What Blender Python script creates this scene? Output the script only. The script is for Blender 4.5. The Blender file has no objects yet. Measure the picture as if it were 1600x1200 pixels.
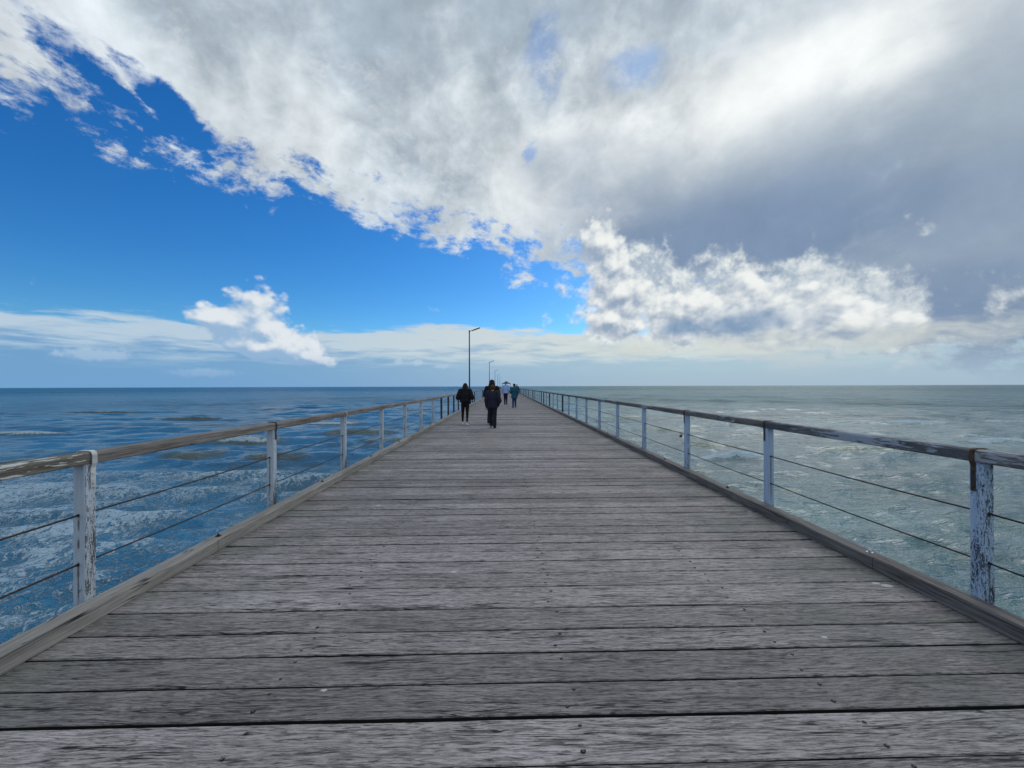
import bpy, bmesh, math, random
import numpy as np
from mathutils import Vector, Matrix, Quaternion, noise as mnoise

scene = bpy.context.scene
COL = scene.collection
R = math.radians
rng = random.Random(7)

# ------------------------------------------------------------------ camera
DECK = 4.5                      # deck top above mean sea level (z = 0 is the deck)
SEA = -DECK
EYE = 1.5
F_PX = 640.0                    # focal length in pixels of the 1600 px wide photograph
cam_data = bpy.data.cameras.new('camera')
cam_data.sensor_width = 36.0
cam_data.lens = 36.0 * F_PX / 1600.0
cam_data.clip_start = 0.05
cam_data.clip_end = 60000.0
cam = bpy.data.objects.new('camera', cam_data)
COL.objects.link(cam)
scene.camera = cam
CAM_ROT = Matrix.Rotation(R(-0.985), 3, 'Z') @ Matrix.Rotation(R(90.31), 3, 'X') @ Matrix.Rotation(R(-0.18), 3, 'Z')
cam.location = (0.0, 0.0, EYE)
cam.rotation_euler = CAM_ROT.to_euler()

def ray(px, py):
    """direction in the world of a place seen in the photograph"""
    v = CAM_ROT @ Vector(((px - 800.0) / F_PX, -(py - 600.0) / F_PX, -1.0))
    return v.normalized()

# ------------------------------------------------------------------ exposure
scene.view_settings.view_transform = 'Standard'
scene.view_settings.look = 'None'
scene.view_settings.exposure = 0.0
scene.view_settings.gamma = 1.0
scene.view_settings.use_curve_mapping = False

# ------------------------------------------------------------------ sun (behind thin cloud, ahead and to the right)
SUN_DIR = ray(1235, 105)
SUN_EL = math.asin(SUN_DIR.z)
SUN_AZ = math.atan2(SUN_DIR.x, SUN_DIR.y)
sun_data = bpy.data.lights.new('sun', 'SUN')
sun_data.energy = 0.9
sun_data.angle = R(40)
sun_data.color = (1.0, 0.97, 0.93)
sun = bpy.data.objects.new('sun', sun_data)
COL.objects.link(sun)
sun.rotation_euler = SUN_DIR.to_track_quat('Z', 'Y').to_euler()

# ------------------------------------------------------------------ small node language
class NT:
    def __init__(self, tree):
        self.t = tree
    def new(self, typ, **kw):
        n = self.t.nodes.new(typ)
        for k, v in kw.items():
            setattr(n, k, v)
        return n
    def put(self, sock, v):
        if isinstance(v, S):
            self.t.links.new(v.s, sock)
        elif v is not None:
            if isinstance(v, (tuple, list, Vector)) and sock.type == 'RGBA' and len(v) == 3:
                v = (*v, 1.0)
            sock.default_value = v
    def math(self, op, a, b=None, c=None, clamp=False):
        n = self.new('ShaderNodeMath', operation=op, use_clamp=clamp)
        self.put(n.inputs[0], a)
        if b is not None: self.put(n.inputs[1], b)
        if c is not None: self.put(n.inputs[2], c)
        return S(self, n.outputs[0])
    def vmath(self, op, a, b=None, scale=None):
        n = self.new('ShaderNodeVectorMath', operation=op)
        self.put(n.inputs[0], a)
        if b is not None: self.put(n.inputs[1], b)
        if scale is not None: self.put(n.inputs['Scale'], scale)
        return S(self, n.outputs['Value'] if op in ('DOT_PRODUCT', 'LENGTH', 'DISTANCE') else n.outputs['Vector'])
    def noise(self, vec, scale, detail=4.0, rough=0.5, dist=0.0, lac=2.0, color=False, typ='FBM', dims='3D'):
        n = self.new('ShaderNodeTexNoise', noise_dimensions=dims, noise_type=typ)
        if hasattr(n, 'normalize'): n.normalize = True
        self.put(n.inputs['Vector'], vec)
        self.put(n.inputs['Scale'], scale); self.put(n.inputs['Detail'], detail)
        self.put(n.inputs['Roughness'], rough); self.put(n.inputs['Distortion'], dist)
        self.put(n.inputs['Lacunarity'], lac)
        return S(self, n.outputs['Color' if color else 'Fac'])
    def voronoi(self, vec, scale, feature='F1', detail=0.0, rough=0.5, smooth=None, out='Distance', rand=1.0):
        n = self.new('ShaderNodeTexVoronoi', feature=feature)
        self.put(n.inputs['Vector'], vec); self.put(n.inputs['Scale'], scale)
        if 'Detail' in n.inputs and feature != 'DISTANCE_TO_EDGE': self.put(n.inputs['Detail'], detail); self.put(n.inputs['Roughness'], rough)
        if smooth is not None: self.put(n.inputs['Smoothness'], smooth)
        self.put(n.inputs['Randomness'], rand)
        return S(self, n.outputs[out])
    def sstep(self, x, lo, hi, a=0.0, b=1.0):
        n = self.new('ShaderNodeMapRange', interpolation_type='SMOOTHSTEP', clamp=True)
        for k, v in zip(('Value', 'From Min', 'From Max', 'To Min', 'To Max'), (x, lo, hi, a, b)):
            self.put(n.inputs[k], v)
        return S(self, n.outputs[0])
    def lin(self, x, lo, hi, a=0.0, b=1.0):
        n = self.new('ShaderNodeMapRange', clamp=True)
        for k, v in zip(('Value', 'From Min', 'From Max', 'To Min', 'To Max'), (x, lo, hi, a, b)):
            self.put(n.inputs[k], v)
        return S(self, n.outputs[0])
    def mix(self, f, a, b, blend='MIX'):
        n = self.new('ShaderNodeMix', data_type='RGBA', blend_type=blend)
        self.put(n.inputs[0], f)
        self.put(n.inputs[6], a); self.put(n.inputs[7], b)
        return S(self, n.outputs[2])
    def sep(self, v):
        n = self.new('ShaderNodeSeparateXYZ'); self.put(n.inputs[0], v)
        return [S(self, n.outputs[i]) for i in range(3)]
    def comb(self, x, y, z):
        n = self.new('ShaderNodeCombineXYZ')
        for i, v in enumerate((x, y, z)): self.put(n.inputs[i], v)
        return S(self, n.outputs[0])

class S:
    def __init__(self, nt, s): self.nt, self.s = nt, s
    def __add__(a, b): return a.nt.math('ADD', a, b)
    __radd__ = __add__
    def __sub__(a, b): return a.nt.math('SUBTRACT', a, b)
    def __rsub__(a, b): return a.nt.math('SUBTRACT', b, a)
    def __mul__(a, b): return a.nt.math('MULTIPLY', a, b)
    __rmul__ = __mul__
    def __truediv__(a, b): return a.nt.math('DIVIDE', a, b)
    def __pow__(a, b): return a.nt.math('POWER', a, b)
    def max(a, b): return a.nt.math('MAXIMUM', a, b)
    def min(a, b): return a.nt.math('MINIMUM', a, b)
    def abs(a): return a.nt.math('ABSOLUTE', a)
    def exp(a): return a.nt.math('EXPONENT', a)
    def clamp(a): return a.nt.math('ADD', a, 0.0, clamp=True)

def lin3(r, g, b):
    """photograph colour 0-255 to scene-linear"""
    def f(c):
        c /= 255.0
        return c / 12.92 if c <= 0.04045 else ((c + 0.055) / 1.055) ** 2.4
    return (f(r), f(g), f(b))

# ------------------------------------------------------------------ sky
world = bpy.data.worlds.new("World")
scene.world = world
world.use_nodes = True
wt = world.node_tree
wt.nodes.clear()
W = NT(wt)
BG = 0.1
w_out = W.new('ShaderNodeOutputWorld')
w_bg = W.new('ShaderNodeBackground')
w_bg.inputs['Strength'].default_value = BG
wt.links.new(w_bg.outputs[0], w_out.inputs[0])
world.cycles.sampling_method = 'MANUAL'
world.cycles.sample_map_resolution = 512

w_sky = W.new('ShaderNodeTexSky', sky_type='NISHITA')
w_sky.sun_disc = False
w_sky.sun_elevation = SUN_EL
w_sky.sun_rotation = SUN_AZ
w_sky.altitude = 0
w_sky.air_density = 1.0
w_sky.dust_density = 0.4
w_sky.ozone_density = 3.0
D = S(W, W.new('ShaderNodeTexCoord').outputs['Generated'])
dx, dy, dz = W.sep(D)

def c10(r, g, b, k=1.0):
    """cloud colour scaled for the background strength"""
    return tuple(c * k / BG for c in lin3(r, g, b))

class Frame:
    """directions with the noise domain, so that a layer can be evaluated twice (for the light on it)"""
    def __init__(self, d): self.d = d
def frame_axes(px, py, ang=0.0):
    c = ray(px, py)
    u = Vector((c.y, -c.x, 0)).normalized()
    v = u.cross(c).normalized()
    a = R(ang)
    return c, u * math.cos(a) + v * math.sin(a), v * math.cos(a) - u * math.sin(a)
def blob(d, px, py, rx, ry, ang=0.0, soft='quad'):
    """elliptic bump round a direction; radii in photograph pixels; 1 in the middle, 0 on the ellipse, below it outside"""
    c, u, v = frame_axes(px, py, ang)
    k = 1.0 / math.sqrt(1 + ((px - 800) ** 2 + (py - 600) ** 2) / F_PX ** 2)
    fr = F_PX / k
    p = W.vmath('DOT_PRODUCT', d, tuple(u * (fr / rx * k)))
    q = W.vmath('DOT_PRODUCT', d, tuple(v * (fr / ry * k)))
    r2 = p * p + q * q
    if soft == 'quad': return 1.0 - r2 ** 0.5
    return (r2 * -1.0).exp()
def great(x0, y0, x1, y1):
    n = ray(x0, y0).cross(ray(x1, y1)).normalized()
    if n.z < 0: n = -n
    return n
def side(d, pts):
    return W.vmath('DOT_PRODUCT', d, tuple(great(*pts)))
# --- clear sky
hsv = W.new('ShaderNodeHueSaturation')
hsv.inputs['Saturation'].default_value = 1.35
hsv.inputs['Value'].default_value = 1.0
wt.links.new(w_sky.outputs[0], hsv.inputs['Color'])
sky_c = W.mix(1.0, S(W, hsv.outputs[0]), (0.55, 0.95, 1.22), 'MULTIPLY')

Dl = W.vmath('ADD', D, tuple(SUN_DIR * 0.035))          # a step towards the sun, for the light on the clouds
Dl2 = W.vmath('ADD', D, tuple(SUN_DIR * 0.014))
wob = W.noise(D, 5.0, 3, 0.55, color=True)
warp = W.vmath('SCALE', W.vmath('SUBTRACT', wob, (0.5, 0.5, 0.5)), scale=0.16)
def warped(d, k=1.0):
    return W.vmath('ADD', d, warp if k == 1.0 else W.vmath('SCALE', warp, scale=k))

# --- low bank along the horizon
def flat(d, k=5.0):
    return W.vmath('MULTIPLY', d, (1.0, 1.0, k))
lowd = warped(D, 0.18)
ln = W.noise(flat(lowd, 6.0), 3.6, 8, 0.55)
ln2 = W.noise(flat(lowd, 9.0), 9.0, 6, 0.6)
bank_top = W.sstep(dx, -0.80, 0.1, 0.125, 0.150)
bank = W.sstep(bank_top - dz + (ln - 0.5) * 0.20 + (ln2 - 0.5) * 0.05, -0.006, 0.022)
bank_h = W.lin(dz, 0.0, 0.125)
bank_col = W.mix(W.sstep(dx, -0.75, 0.35), c10(112, 158, 202), c10(164, 187, 205))
bank_lit = W.mix(W.sstep(dx, -0.7, 0.4), c10(186, 206, 222), c10(214, 219, 213))
bl = (W.sstep(ln2 * 0.5 + ln * 0.5 + (bank_h - 0.5) * 0.30, 0.42, 0.62)) * W.sstep(dz, 0.015, 0.07)
bank_c = W.mix(bl, bank_col, bank_lit)
col = W.mix(bank * W.sstep(dz, 0.0, 0.10, 0.80, 0.94), sky_c, bank_c)

# --- thin streaks and small puffs near the horizon
puffs = None
for b in ((622, 565, 8, 7, 0), (653, 567, 9, 7, 20), (690, 572, 16, 4, 0), (520, 561, 24, 4, 0), (150, 553, 40, 9, 0), (320, 583, 45, 7, 0)):
    s_ = blob(D, *b)
    puffs = s_ if puffs is None else puffs.max(s_)
pn = W.noise(D, 60.0, 4, 0.6)
puff_a = W.sstep(puffs + (pn - 0.5) * 1.5, 0.0, 0.6)
col = W.mix(puff_a * 0.6, col, c10(196, 214, 228))

# --- great cloud sheet
def sheet(d, full=True):
    x, y, z = W.sep(d)
    zz = z.max(0.0) + 0.32
    P = W.comb(x / zz, y / zz, 0.0)
    big = W.noise(P, 1.15, 3, 0.5)
    fine = W.noise(P, 5.5, 9 if full else 6, 0.58, lac=2.1)
    d3 = W.noise(d, 5.0, 9 if full else 6, 0.56)
    return big, fine, d3
dw = warped(D, 0.35)
big, fine, d3 = sheet(dw)
big_l, fine_l, d3_l = sheet(W.vmath('ADD', dw, tuple(SUN_DIR * 0.035)), False)
edge1 = side(D, (0, 92, 900, 432))
edge2 = side(D, (880, 385, 1600, 560))
s = edge1.min(edge2 + 0.02)
te = (ray(900, 425) - ray(200, 143)).normalized()
along = W.vmath('DOT_PRODUCT', dw, tuple(te))
EOFF = (3.1, 1.7, 0.4)
edgy = W.noise(W.vmath('SUBTRACT', W.vmath('ADD', dw, EOFF), W.vmath('SCALE', W.comb(te.x, te.y, te.z), scale=along * 0.68)), 15.0, 7, 0.60)
edgy2 = W.noise(W.vmath('MULTIPLY', dw, (1.0, 1.0, 1.6)), 26.0, 6, 0.66)
holes = None
for b in ((846, 95, 28, 52, 12), (120, 70, 60, 22, -30), (985, 110, 48, 30, 0), (255, 140, 60, 14, -30), (838, 235, 12, 26, 5)):
    hb = blob(warped(D, 0.6), *b, soft='exp')
    holes = hb if holes is None else holes.max(hb)
dens = s * 0.95 + 0.030 + (fine - 0.5) * 0.16 + (d3 - 0.5) * 0.12 + (big - 0.5) * 0.08 + (edgy - 0.5) * 0.36 + (edgy2 - 0.5) * 0.25 - holes * 0.20
dens = dens + blob(D, 110, 62, 130, 34, -30, soft='exp').max(blob(D, 290, 180, 130, 34, -30, soft='exp')).max(blob(D, 640, 325, 130, 24, -22, soft='exp')) * 0.055 + blob(D, 1065, 385, 80, 34, 0, soft='exp') * 0.16
inner = W.sstep(s, 0.02, 0.24)
alpha = W.sstep(dens + inner * 0.22, -0.012, 0.075)
# light and shade of the sheet
emb = (fine - fine_l) * 0.9 + (d3 - d3_l) * 2.4
# wisps drawn out towards the lower left, lit from behind
us = ray(1000, 300) - ray(1330, 60); us.normalize()
q = W.vmath('DOT_PRODUCT', warped(D, 0.35), tuple(us))
stretch = W.vmath('SUBTRACT', warped(D, 0.35), W.vmath('SCALE', W.comb(us.x, us.y, us.z), scale=q * 0.72))
streak = W.noise(stretch, 15.0, 6, 0.58)
streak2 = W.noise(stretch, 5.0, 4, 0.5)
slate = None
for b in ((1230, 330, 350, 150, 0), (1170, 250, 200, 70, 15), (1560, 330, 280, 330, 0), (1440, 470, 330, 90, -10), (1010, 300, 180, 70, -18), (1600, 60, 230, 260, 0), (1330, 250, 250, 90, 0), (1450, 0, 260, 64, 0), (1540, 170, 150, 200, 0)):
    sb = blob(warped(D, 0.8), *b)
    slate = sb if slate is None else slate.max(sb)
slate_m = W.sstep(slate + (big - 0.5) * 0.4 + (d3 - 0.5) * 0.5 + (streak - 0.5) * 0.35, -0.02, 0.42)
burst = None
for b, k in (((1225, 118, 170, 50, 6), 0.85), ((1180, 115, 270, 100, 10), 0.40), ((1040, 185, 150, 60, 24), 0.55), ((905, 185, 90, 120, 0), 0.42), ((1385, 95, 70, 30, 4), 0.66), ((560, 240, 330, 40, -24), 0.25), ((800, 300, 200, 60, -20), 0.40), ((1010, 60, 190, 50, 8), 0.40), ((960, 330, 60, 60, 0), 0.3)):
    bb = blob(D, *b, soft='exp') * k
    burst = bb if burst is None else burst.max(bb)
burst_m = W.sstep(burst + (streak - 0.5) * 0.35 + (streak2 - 0.5) * 0.18 + (d3 - 0.5) * 0.75 + (edgy2 - 0.5) * 0.25, 0.10, 1.0)
grey = W.mix(W.sstep(big * 0.4 + d3 * 0.6 + (edgy2 - 0.5) * 0.10, 0.42, 0.60), c10(168, 183, 196), c10(210, 219, 225))
blue_core = blob(D, 1180, 360, 330, 70, -4, soft='exp').max(blob(D, 1480, 490, 220, 70, -8, soft='exp'))
slate_c = W.mix(W.sstep(big * 0.4 + streak2 * 0.6 - blue_core * 0.35, 0.10, 0.62), c10(124, 146, 175), c10(158, 173, 187))
sh = W.mix(slate_m, grey, slate_c)
sh = W.mix(W.sstep(dens + (edgy2 - 0.5) * 0.3, 0.22, 0.0) * W.sstep(slate_m, 1.0, 0.2) * 0.7, sh, c10(218, 226, 232))
glow = blob(D, 1225, 118, 200, 74, 6, soft='exp')
sh = W.mix(glow * 0.55 + blob(D, 1240, 115, 90, 45, 4, soft='exp') * 0.35, sh, c10(238, 244, 246))
sh = W.mix(burst_m * 0.9, sh, c10(250, 253, 252, 1.0))
lit = W.lin(emb * W.sstep(slate_m, 0.0, 1.0, 1.0, 0.4), -0.5, 0.5, 0.76, 1.26)
shl = W.vmath('SCALE', sh, scale=lit)
col = W.mix(alpha * W.sstep(holes + (edgy2 - 0.5) * 1.6 + (streak - 0.5) * 1.2, 0.35, 1.25, 1.0, 0.50), col, shl)

# --- heaped clouds
def heap(blobs, d, scale, amp):
    """outline and height field of cumulus heads"""
    f = None
    for b in blobs:
        s_ = blob(d, *b)
        f = s_ if f is None else W.math('SMOOTH_MAX', f, s_, 0.25)
    x_, y_, z_ = W.sep(d)
    p2 = W.comb(x_, z_ * 1.1, 0.0)
    v = W.voronoi(p2, scale, 'F1', detail=2.0, rough=0.5)
    n = W.noise(p2, scale * 0.7, 6, 0.6, dims='2D')
    return f + (0.42 - v) * amp + (n - 0.5) * amp * 1.6
def heap_layer(col, blobs, scale, amp, lo, hi, dark, light, gain, soft=0.10, bias=0.5, step=0.012, opac=1.0):
    dd = warped(D, 0.10)
    f0 = heap(blobs, dd, scale, amp)
    f1 = heap(blobs, W.vmath('ADD', dd, tuple(SUN_DIR * step + Vector((0, 0, step * 0.6)))), scale, amp)
    a = W.sstep(f0, lo, hi)
    e = (f0 - f1) * gain + bias
    c = W.mix(W.sstep(e, 0.0, 1.0), dark, light)
    return W.mix(a * opac, col, c)

fill = blob(D, 1150, 470, 210, 62, -6, soft='exp').max(blob(D, 1010, 425, 110, 40, -30, soft='exp') * 0.9).max(blob(D, 960, 520, 60, 20, 0, soft='exp') * 0.7).max(blob(D, 1330, 495, 90, 50, 0, soft='exp') * 0.9)
fn = W.noise(warped(D, 0.3), 16.0, 8, 0.60)
fn_l = W.noise(W.vmath('ADD', warped(D, 0.3), tuple(SUN_DIR * 0.012)), 16.0, 6, 0.60)
fill_a = W.sstep(fill + (fn - 0.5) * 1.7, 0.30, 0.72)
fill_c = W.mix(W.sstep((fn - fn_l) * W.sstep(dx, 0.25, 0.70, 4.0, 1.8) + 0.55 + (0.5 - fill) * 0.3, 0.1, 0.9), c10(168, 184, 200), c10(230, 235, 234))
col = W.mix(fill_a, col, fill_c)
right_heaps = [(942, 384, 46, 42, 0), (954, 425, 44, 54, 0), (975, 462, 60, 54, 0), (958, 502, 60, 30, 0),
               (1075, 490, 80, 60, 0), (1160, 490, 100, 60, 0), (1250, 500, 90, 50, 0), (1340, 505, 70, 40, 0)]
col = heap_layer(col, right_heaps, 22.0, 0.56, -0.16, 0.16, c10(150, 168, 190), c10(240, 243, 241), 1.1, bias=0.50, step=0.014)
dark_base = blob(D, 1170, 505, 70, 26, 0, soft='exp').max(blob(D, 1065, 512, 40, 14, 0, soft='exp')).max(blob(D, 985, 468, 20, 18, 0, soft='exp') * 0.5)
col = W.mix(W.sstep(dark_base + (d3 - 0.5) * 0.9, 0.25, 1.0) * 0.75, col, c10(118, 150, 184))
left_heaps = [(396, 492, 38, 38, 0), (362, 500, 52, 22, 0), (335, 496, 34, 12, 0), (410, 514, 60, 34, -14), (445, 535, 56, 28, -24), (482, 554, 38, 14, -16), (420, 540, 70, 22, -8)]
col = heap_layer(col, left_heaps, 26.0, 0.54, -0.30, 0.06, c10(150, 182, 214), c10(224, 231, 237), 1.25, bias=0.36, step=0.016)
# low torn clouds on the right, warm in the light
tn = W.noise(flat(lowd, 3.0), 9.0, 7, 0.6)
torn = blob(D, 1290, 540, 230, 34, 0, soft='exp').max(blob(D, 1420, 530, 70, 26, 12, soft='exp')).max(blob(D, 1010, 548, 150, 20, 0, soft='exp') * 0.8)
col = W.mix(W.sstep(torn * 0.8 + (tn - 0.5) * 1.6, 0.30, 0.95) * 0.8, col, c10(208, 214, 210))
# pale air on the horizon itself
col = W.mix(W.sstep(dz, 0.09, -0.004) * 0.9, col, W.mix(W.sstep(dx, -0.7, 0.5), c10(114, 162, 208), c10(164, 187, 206)))
wt.links.new(col.s, w_bg.inputs['Color'])
# ------------------------------------------------------------------ materials
class M(NT):
    def __init__(self, name, rough=0.7, spec=0.3, metal=0.0):
        self.m = bpy.data.materials.new(name)
        self.m.use_nodes = True
        super().__init__(self.m.node_tree)
        self.b = self.t.nodes['Principled BSDF']
        self.b.inputs['Roughness'].default_value = rough
        self.b.inputs['Specular IOR Level'].default_value = spec
        self.b.inputs['Metallic'].default_value = metal
    def color(self, c): self.put(self.b.inputs['Base Color'], c)
    def rough(self, v): self.put(self.b.inputs['Roughness'], v)
    def pos(self): return S(self, self.new('ShaderNodeNewGeometry').outputs['Position'])
    def obj(self): return S(self, self.new('ShaderNodeTexCoord').outputs['Object'])
    def rnd(self): return S(self, self.new('ShaderNodeObjectInfo').outputs['Random'])
    def attr(self, name): return S(self, self.new('ShaderNodeAttribute', attribute_name=name).outputs['Fac'])
    def scale(self, v, s): return self.vmath('MULTIPLY', v, s)
    def bump(self, h, strength=0.5, dist=0.01, normal=None):
        n = self.new('ShaderNodeBump')
        self.put(n.inputs['Strength'], strength); self.put(n.inputs['Distance'], dist); self.put(n.inputs['Height'], h)
        if normal is not None: self.put(n.inputs['Normal'], normal)
        o = S(self, n.outputs[0])
        self.put(self.b.inputs['Normal'], o)
        return o

def flat_mat(name, c, rough=0.6, spec=0.3, metal=0.0, var=0.12, scale=14.0, bump=0.0):
    m = M(name, rough, spec, metal)
    p = m.pos()
    n = m.noise(p, scale, 5, 0.6)
    d = tuple(x * (1 - var) for x in c); l = tuple(min(1, x * (1 + var)) for x in c)
    m.color(m.mix(m.sstep(n, 0.35, 0.65), d, l))
    if bump: m.bump(n, bump, 0.01)
    return m.m

def deck_mat():
    m = M('weathered_deck_timber', 0.72, 0.28)
    p = m.pos(); r = m.attr('plank_rnd')
    x, y, z = m.sep(p)
    off = r * 53.0
    w = m.noise(m.comb(x * 1.1 + off, y * 5.0, r * 9.0), 1.0, 3, 0.5)
    w2 = m.noise(m.comb(x * 3.5 + off, y * 9.0, r * 7.0), 1.0, 2, 0.5)
    yy = y + (w - 0.5) * 0.085 + (w2 - 0.5) * 0.022
    fine = m.noise(m.comb(x * 17.0 + off, yy * 150.0, 0.0), 1.0, 5, 0.72)
    mid = m.noise(m.comb(x * 4.5 + off, yy * 64.0, r * 5.0), 1.0, 5, 0.68)
    dash = m.noise(m.comb(x * 13.0 + off, yy * 115.0, 4.0), 1.0, 4, 0.62)
    broad = m.noise(m.comb(x * 0.8 + off, y * 3.0, 2.0), 1.0, 4, 0.6)
    cr = m.noise(m.comb(x * 0.7 + off, yy * 19.0, 8.0), 1.0, 4, 0.5)
    line = m.sstep(((cr - 0.5) * 2.0).abs(), 0.026, 0.008) * m.sstep(m.noise(m.comb(x * 1.1 + off, y * 7.0, 1.0), 1.0, 2), 0.50, 0.60)
    hl = m.noise(m.comb(x * 1.3 + off, yy * 26.0, 12.0), 1.0, 3, 0.5)
    hl2 = m.noise(m.comb(x * 3.2 + off, yy * 58.0, 15.0), 1.0, 3, 0.55)
    hair = m.sstep(((hl - 0.5) * 2.0).abs(), 0.042, 0.010) * m.sstep(mid, 0.56, 0.46)
    hair2 = m.sstep(((hl2 - 0.47) * 2.0).abs(), 0.062, 0.015) * m.sstep(broad, 0.42, 0.56)
    g = fine * 0.46 + mid * 0.34 + dash * 0.20
    c = m.mix(m.sstep(g, 0.41, 0.59), (0.122, 0.110, 0.114), (0.365, 0.332, 0.338))
    c = m.mix(m.sstep(dash, 0.43, 0.35) * 0.8, c, (0.022, 0.020, 0.024))
    tone = m.noise(p, 0.9, 4, 0.6)
    c = m.mix(m.sstep(broad, 0.35, 0.7) * 0.35, c, (0.20, 0.18, 0.172))
    # pale weathering on some planks, darker damp on others
    k = m.lin(r, 0.0, 1.0, 0.70, 1.30) * m.lin(tone, 0.3, 0.7, 0.84, 1.16)
    c = m.vmath('SCALE', c, scale=k)
    # algae along the edges
    edge = m.sstep(x.abs(), 1.2, 2.9) * m.sstep(m.noise(p, 1.7, 5, 0.6), 0.36, 0.62)
    c = m.mix(edge * 0.55, c, m.mix(fine, (0.050, 0.066, 0.056), (0.165, 0.190, 0.158)))
    c = m.mix(hair.max(hair2 * 0.75) * 0.85, c, (0.024, 0.022, 0.025))
    c = m.mix(line, c, (0.012, 0.012, 0.014))
    # droppings
    spots = None
    for sx, sy, sr in ((2.85, 3.02, 0.028), (2.80, 3.06, 0.020), (2.91, 4.83, 0.022), (-0.42, 3.33, 0.016), (-0.9, 2.05, 0.010), (1.9, 2.42, 0.012), (-1.6, 5.2, 0.02)):
        dd = m.vmath('DISTANCE', m.comb(x * 0.55 + sx * 0.45, y, 0.0), (sx, sy, 0.0))
        s_ = m.sstep(dd + (m.noise(p, 90.0, 2) - 0.5) * 0.012, sr, sr * 0.6)
        spots = s_ if spots is None else spots.max(s_)
    c = m.mix(spots * 0.8, c, (0.55, 0.56, 0.56))
    m.color(c)
    m.rough(m.lin(g, 0.3, 0.7, 0.82, 0.60))
    m.bump(fine * 0.35 + mid * 0.45 + dash * 0.3 - line * 0.8, 0.75, 0.006)
    return m.m

def timber(name, dark, light, axis='y', paint=0.0, paint_c=(0.5, 0.55, 0.6), seed=0.0, green=0.0):
    """weathered round-edged timber with grain along an axis, with the rest of old paint on it"""
    m = M(name, 0.75, 0.25)
    p = m.pos(); x, y, z = m.sep(p)
    a, b, c_ = (y, x, z) if axis == 'y' else (x, y, z) if axis == 'x' else (z, x, y)
    w = m.noise(m.comb(a * 1.4 + seed, b * 9.0, c_ * 9.0), 1.0, 3, 0.5)
    k = (w - 0.5) * 0.03
    fine = m.noise(m.comb(a * 4.5 + seed, (b + k) * 150.0, (c_ + k) * 150.0), 1.0, 5, 0.66)
    mid = m.noise(m.comb(a * 1.5 + seed, (b + k) * 40.0, (c_ + k) * 40.0), 1.0, 5, 0.6)
    cr = m.noise(m.comb(a * 0.5 + seed, (b + k) * 14.0, (c_ + k) * 14.0), 1.0, 3, 0.45)
    line = m.sstep(((cr - 0.5) * 2.0).abs(), 0.022, 0.003) * m.sstep(m.noise(m.comb(a * 1.0 + seed, b * 5.0, c_ * 5.0), 1.0, 2), 0.48, 0.58)
    g = fine * 0.5 + mid * 0.5
    c = m.mix(m.sstep(g, 0.38, 0.62), dark, light)
    big = m.noise(m.comb(a * 0.9 + seed, b * 3.0, c_ * 3.0), 1.0, 5, 0.6)
    c = m.vmath('SCALE', c, scale=m.lin(big, 0.3, 0.7, 0.75, 1.25))
    if green: c = m.mix(m.sstep(big, 0.45, 0.7) * green, c, (0.055, 0.07, 0.055))
    c = m.mix(line, c, (0.015, 0.014, 0.014))
    h = g - line * 0.8
    if paint > 0:
        pn = m.noise(m.comb(a * 7.0 + seed, (b + k) * 60.0, (c_ + k) * 60.0), 1.0, 5, 0.62)
        pb = m.noise(m.comb(a * 1.1 + seed + 3.7, b * 4.0, c_ * 4.0), 1.0, 3, 0.5)
        pm = m.sstep(pn * 0.5 + pb * 0.5, 0.60 - paint * 0.2, 0.625 - paint * 0.2)
        c = m.mix(pm, c, m.vmath('SCALE', m.mix(fine, tuple(v * 0.7 for v in paint_c), paint_c), scale=1.0))
        h = h + pm * 0.5
    m.color(c)
    m.bump(h, 0.6, 0.005)
    return m.m

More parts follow.
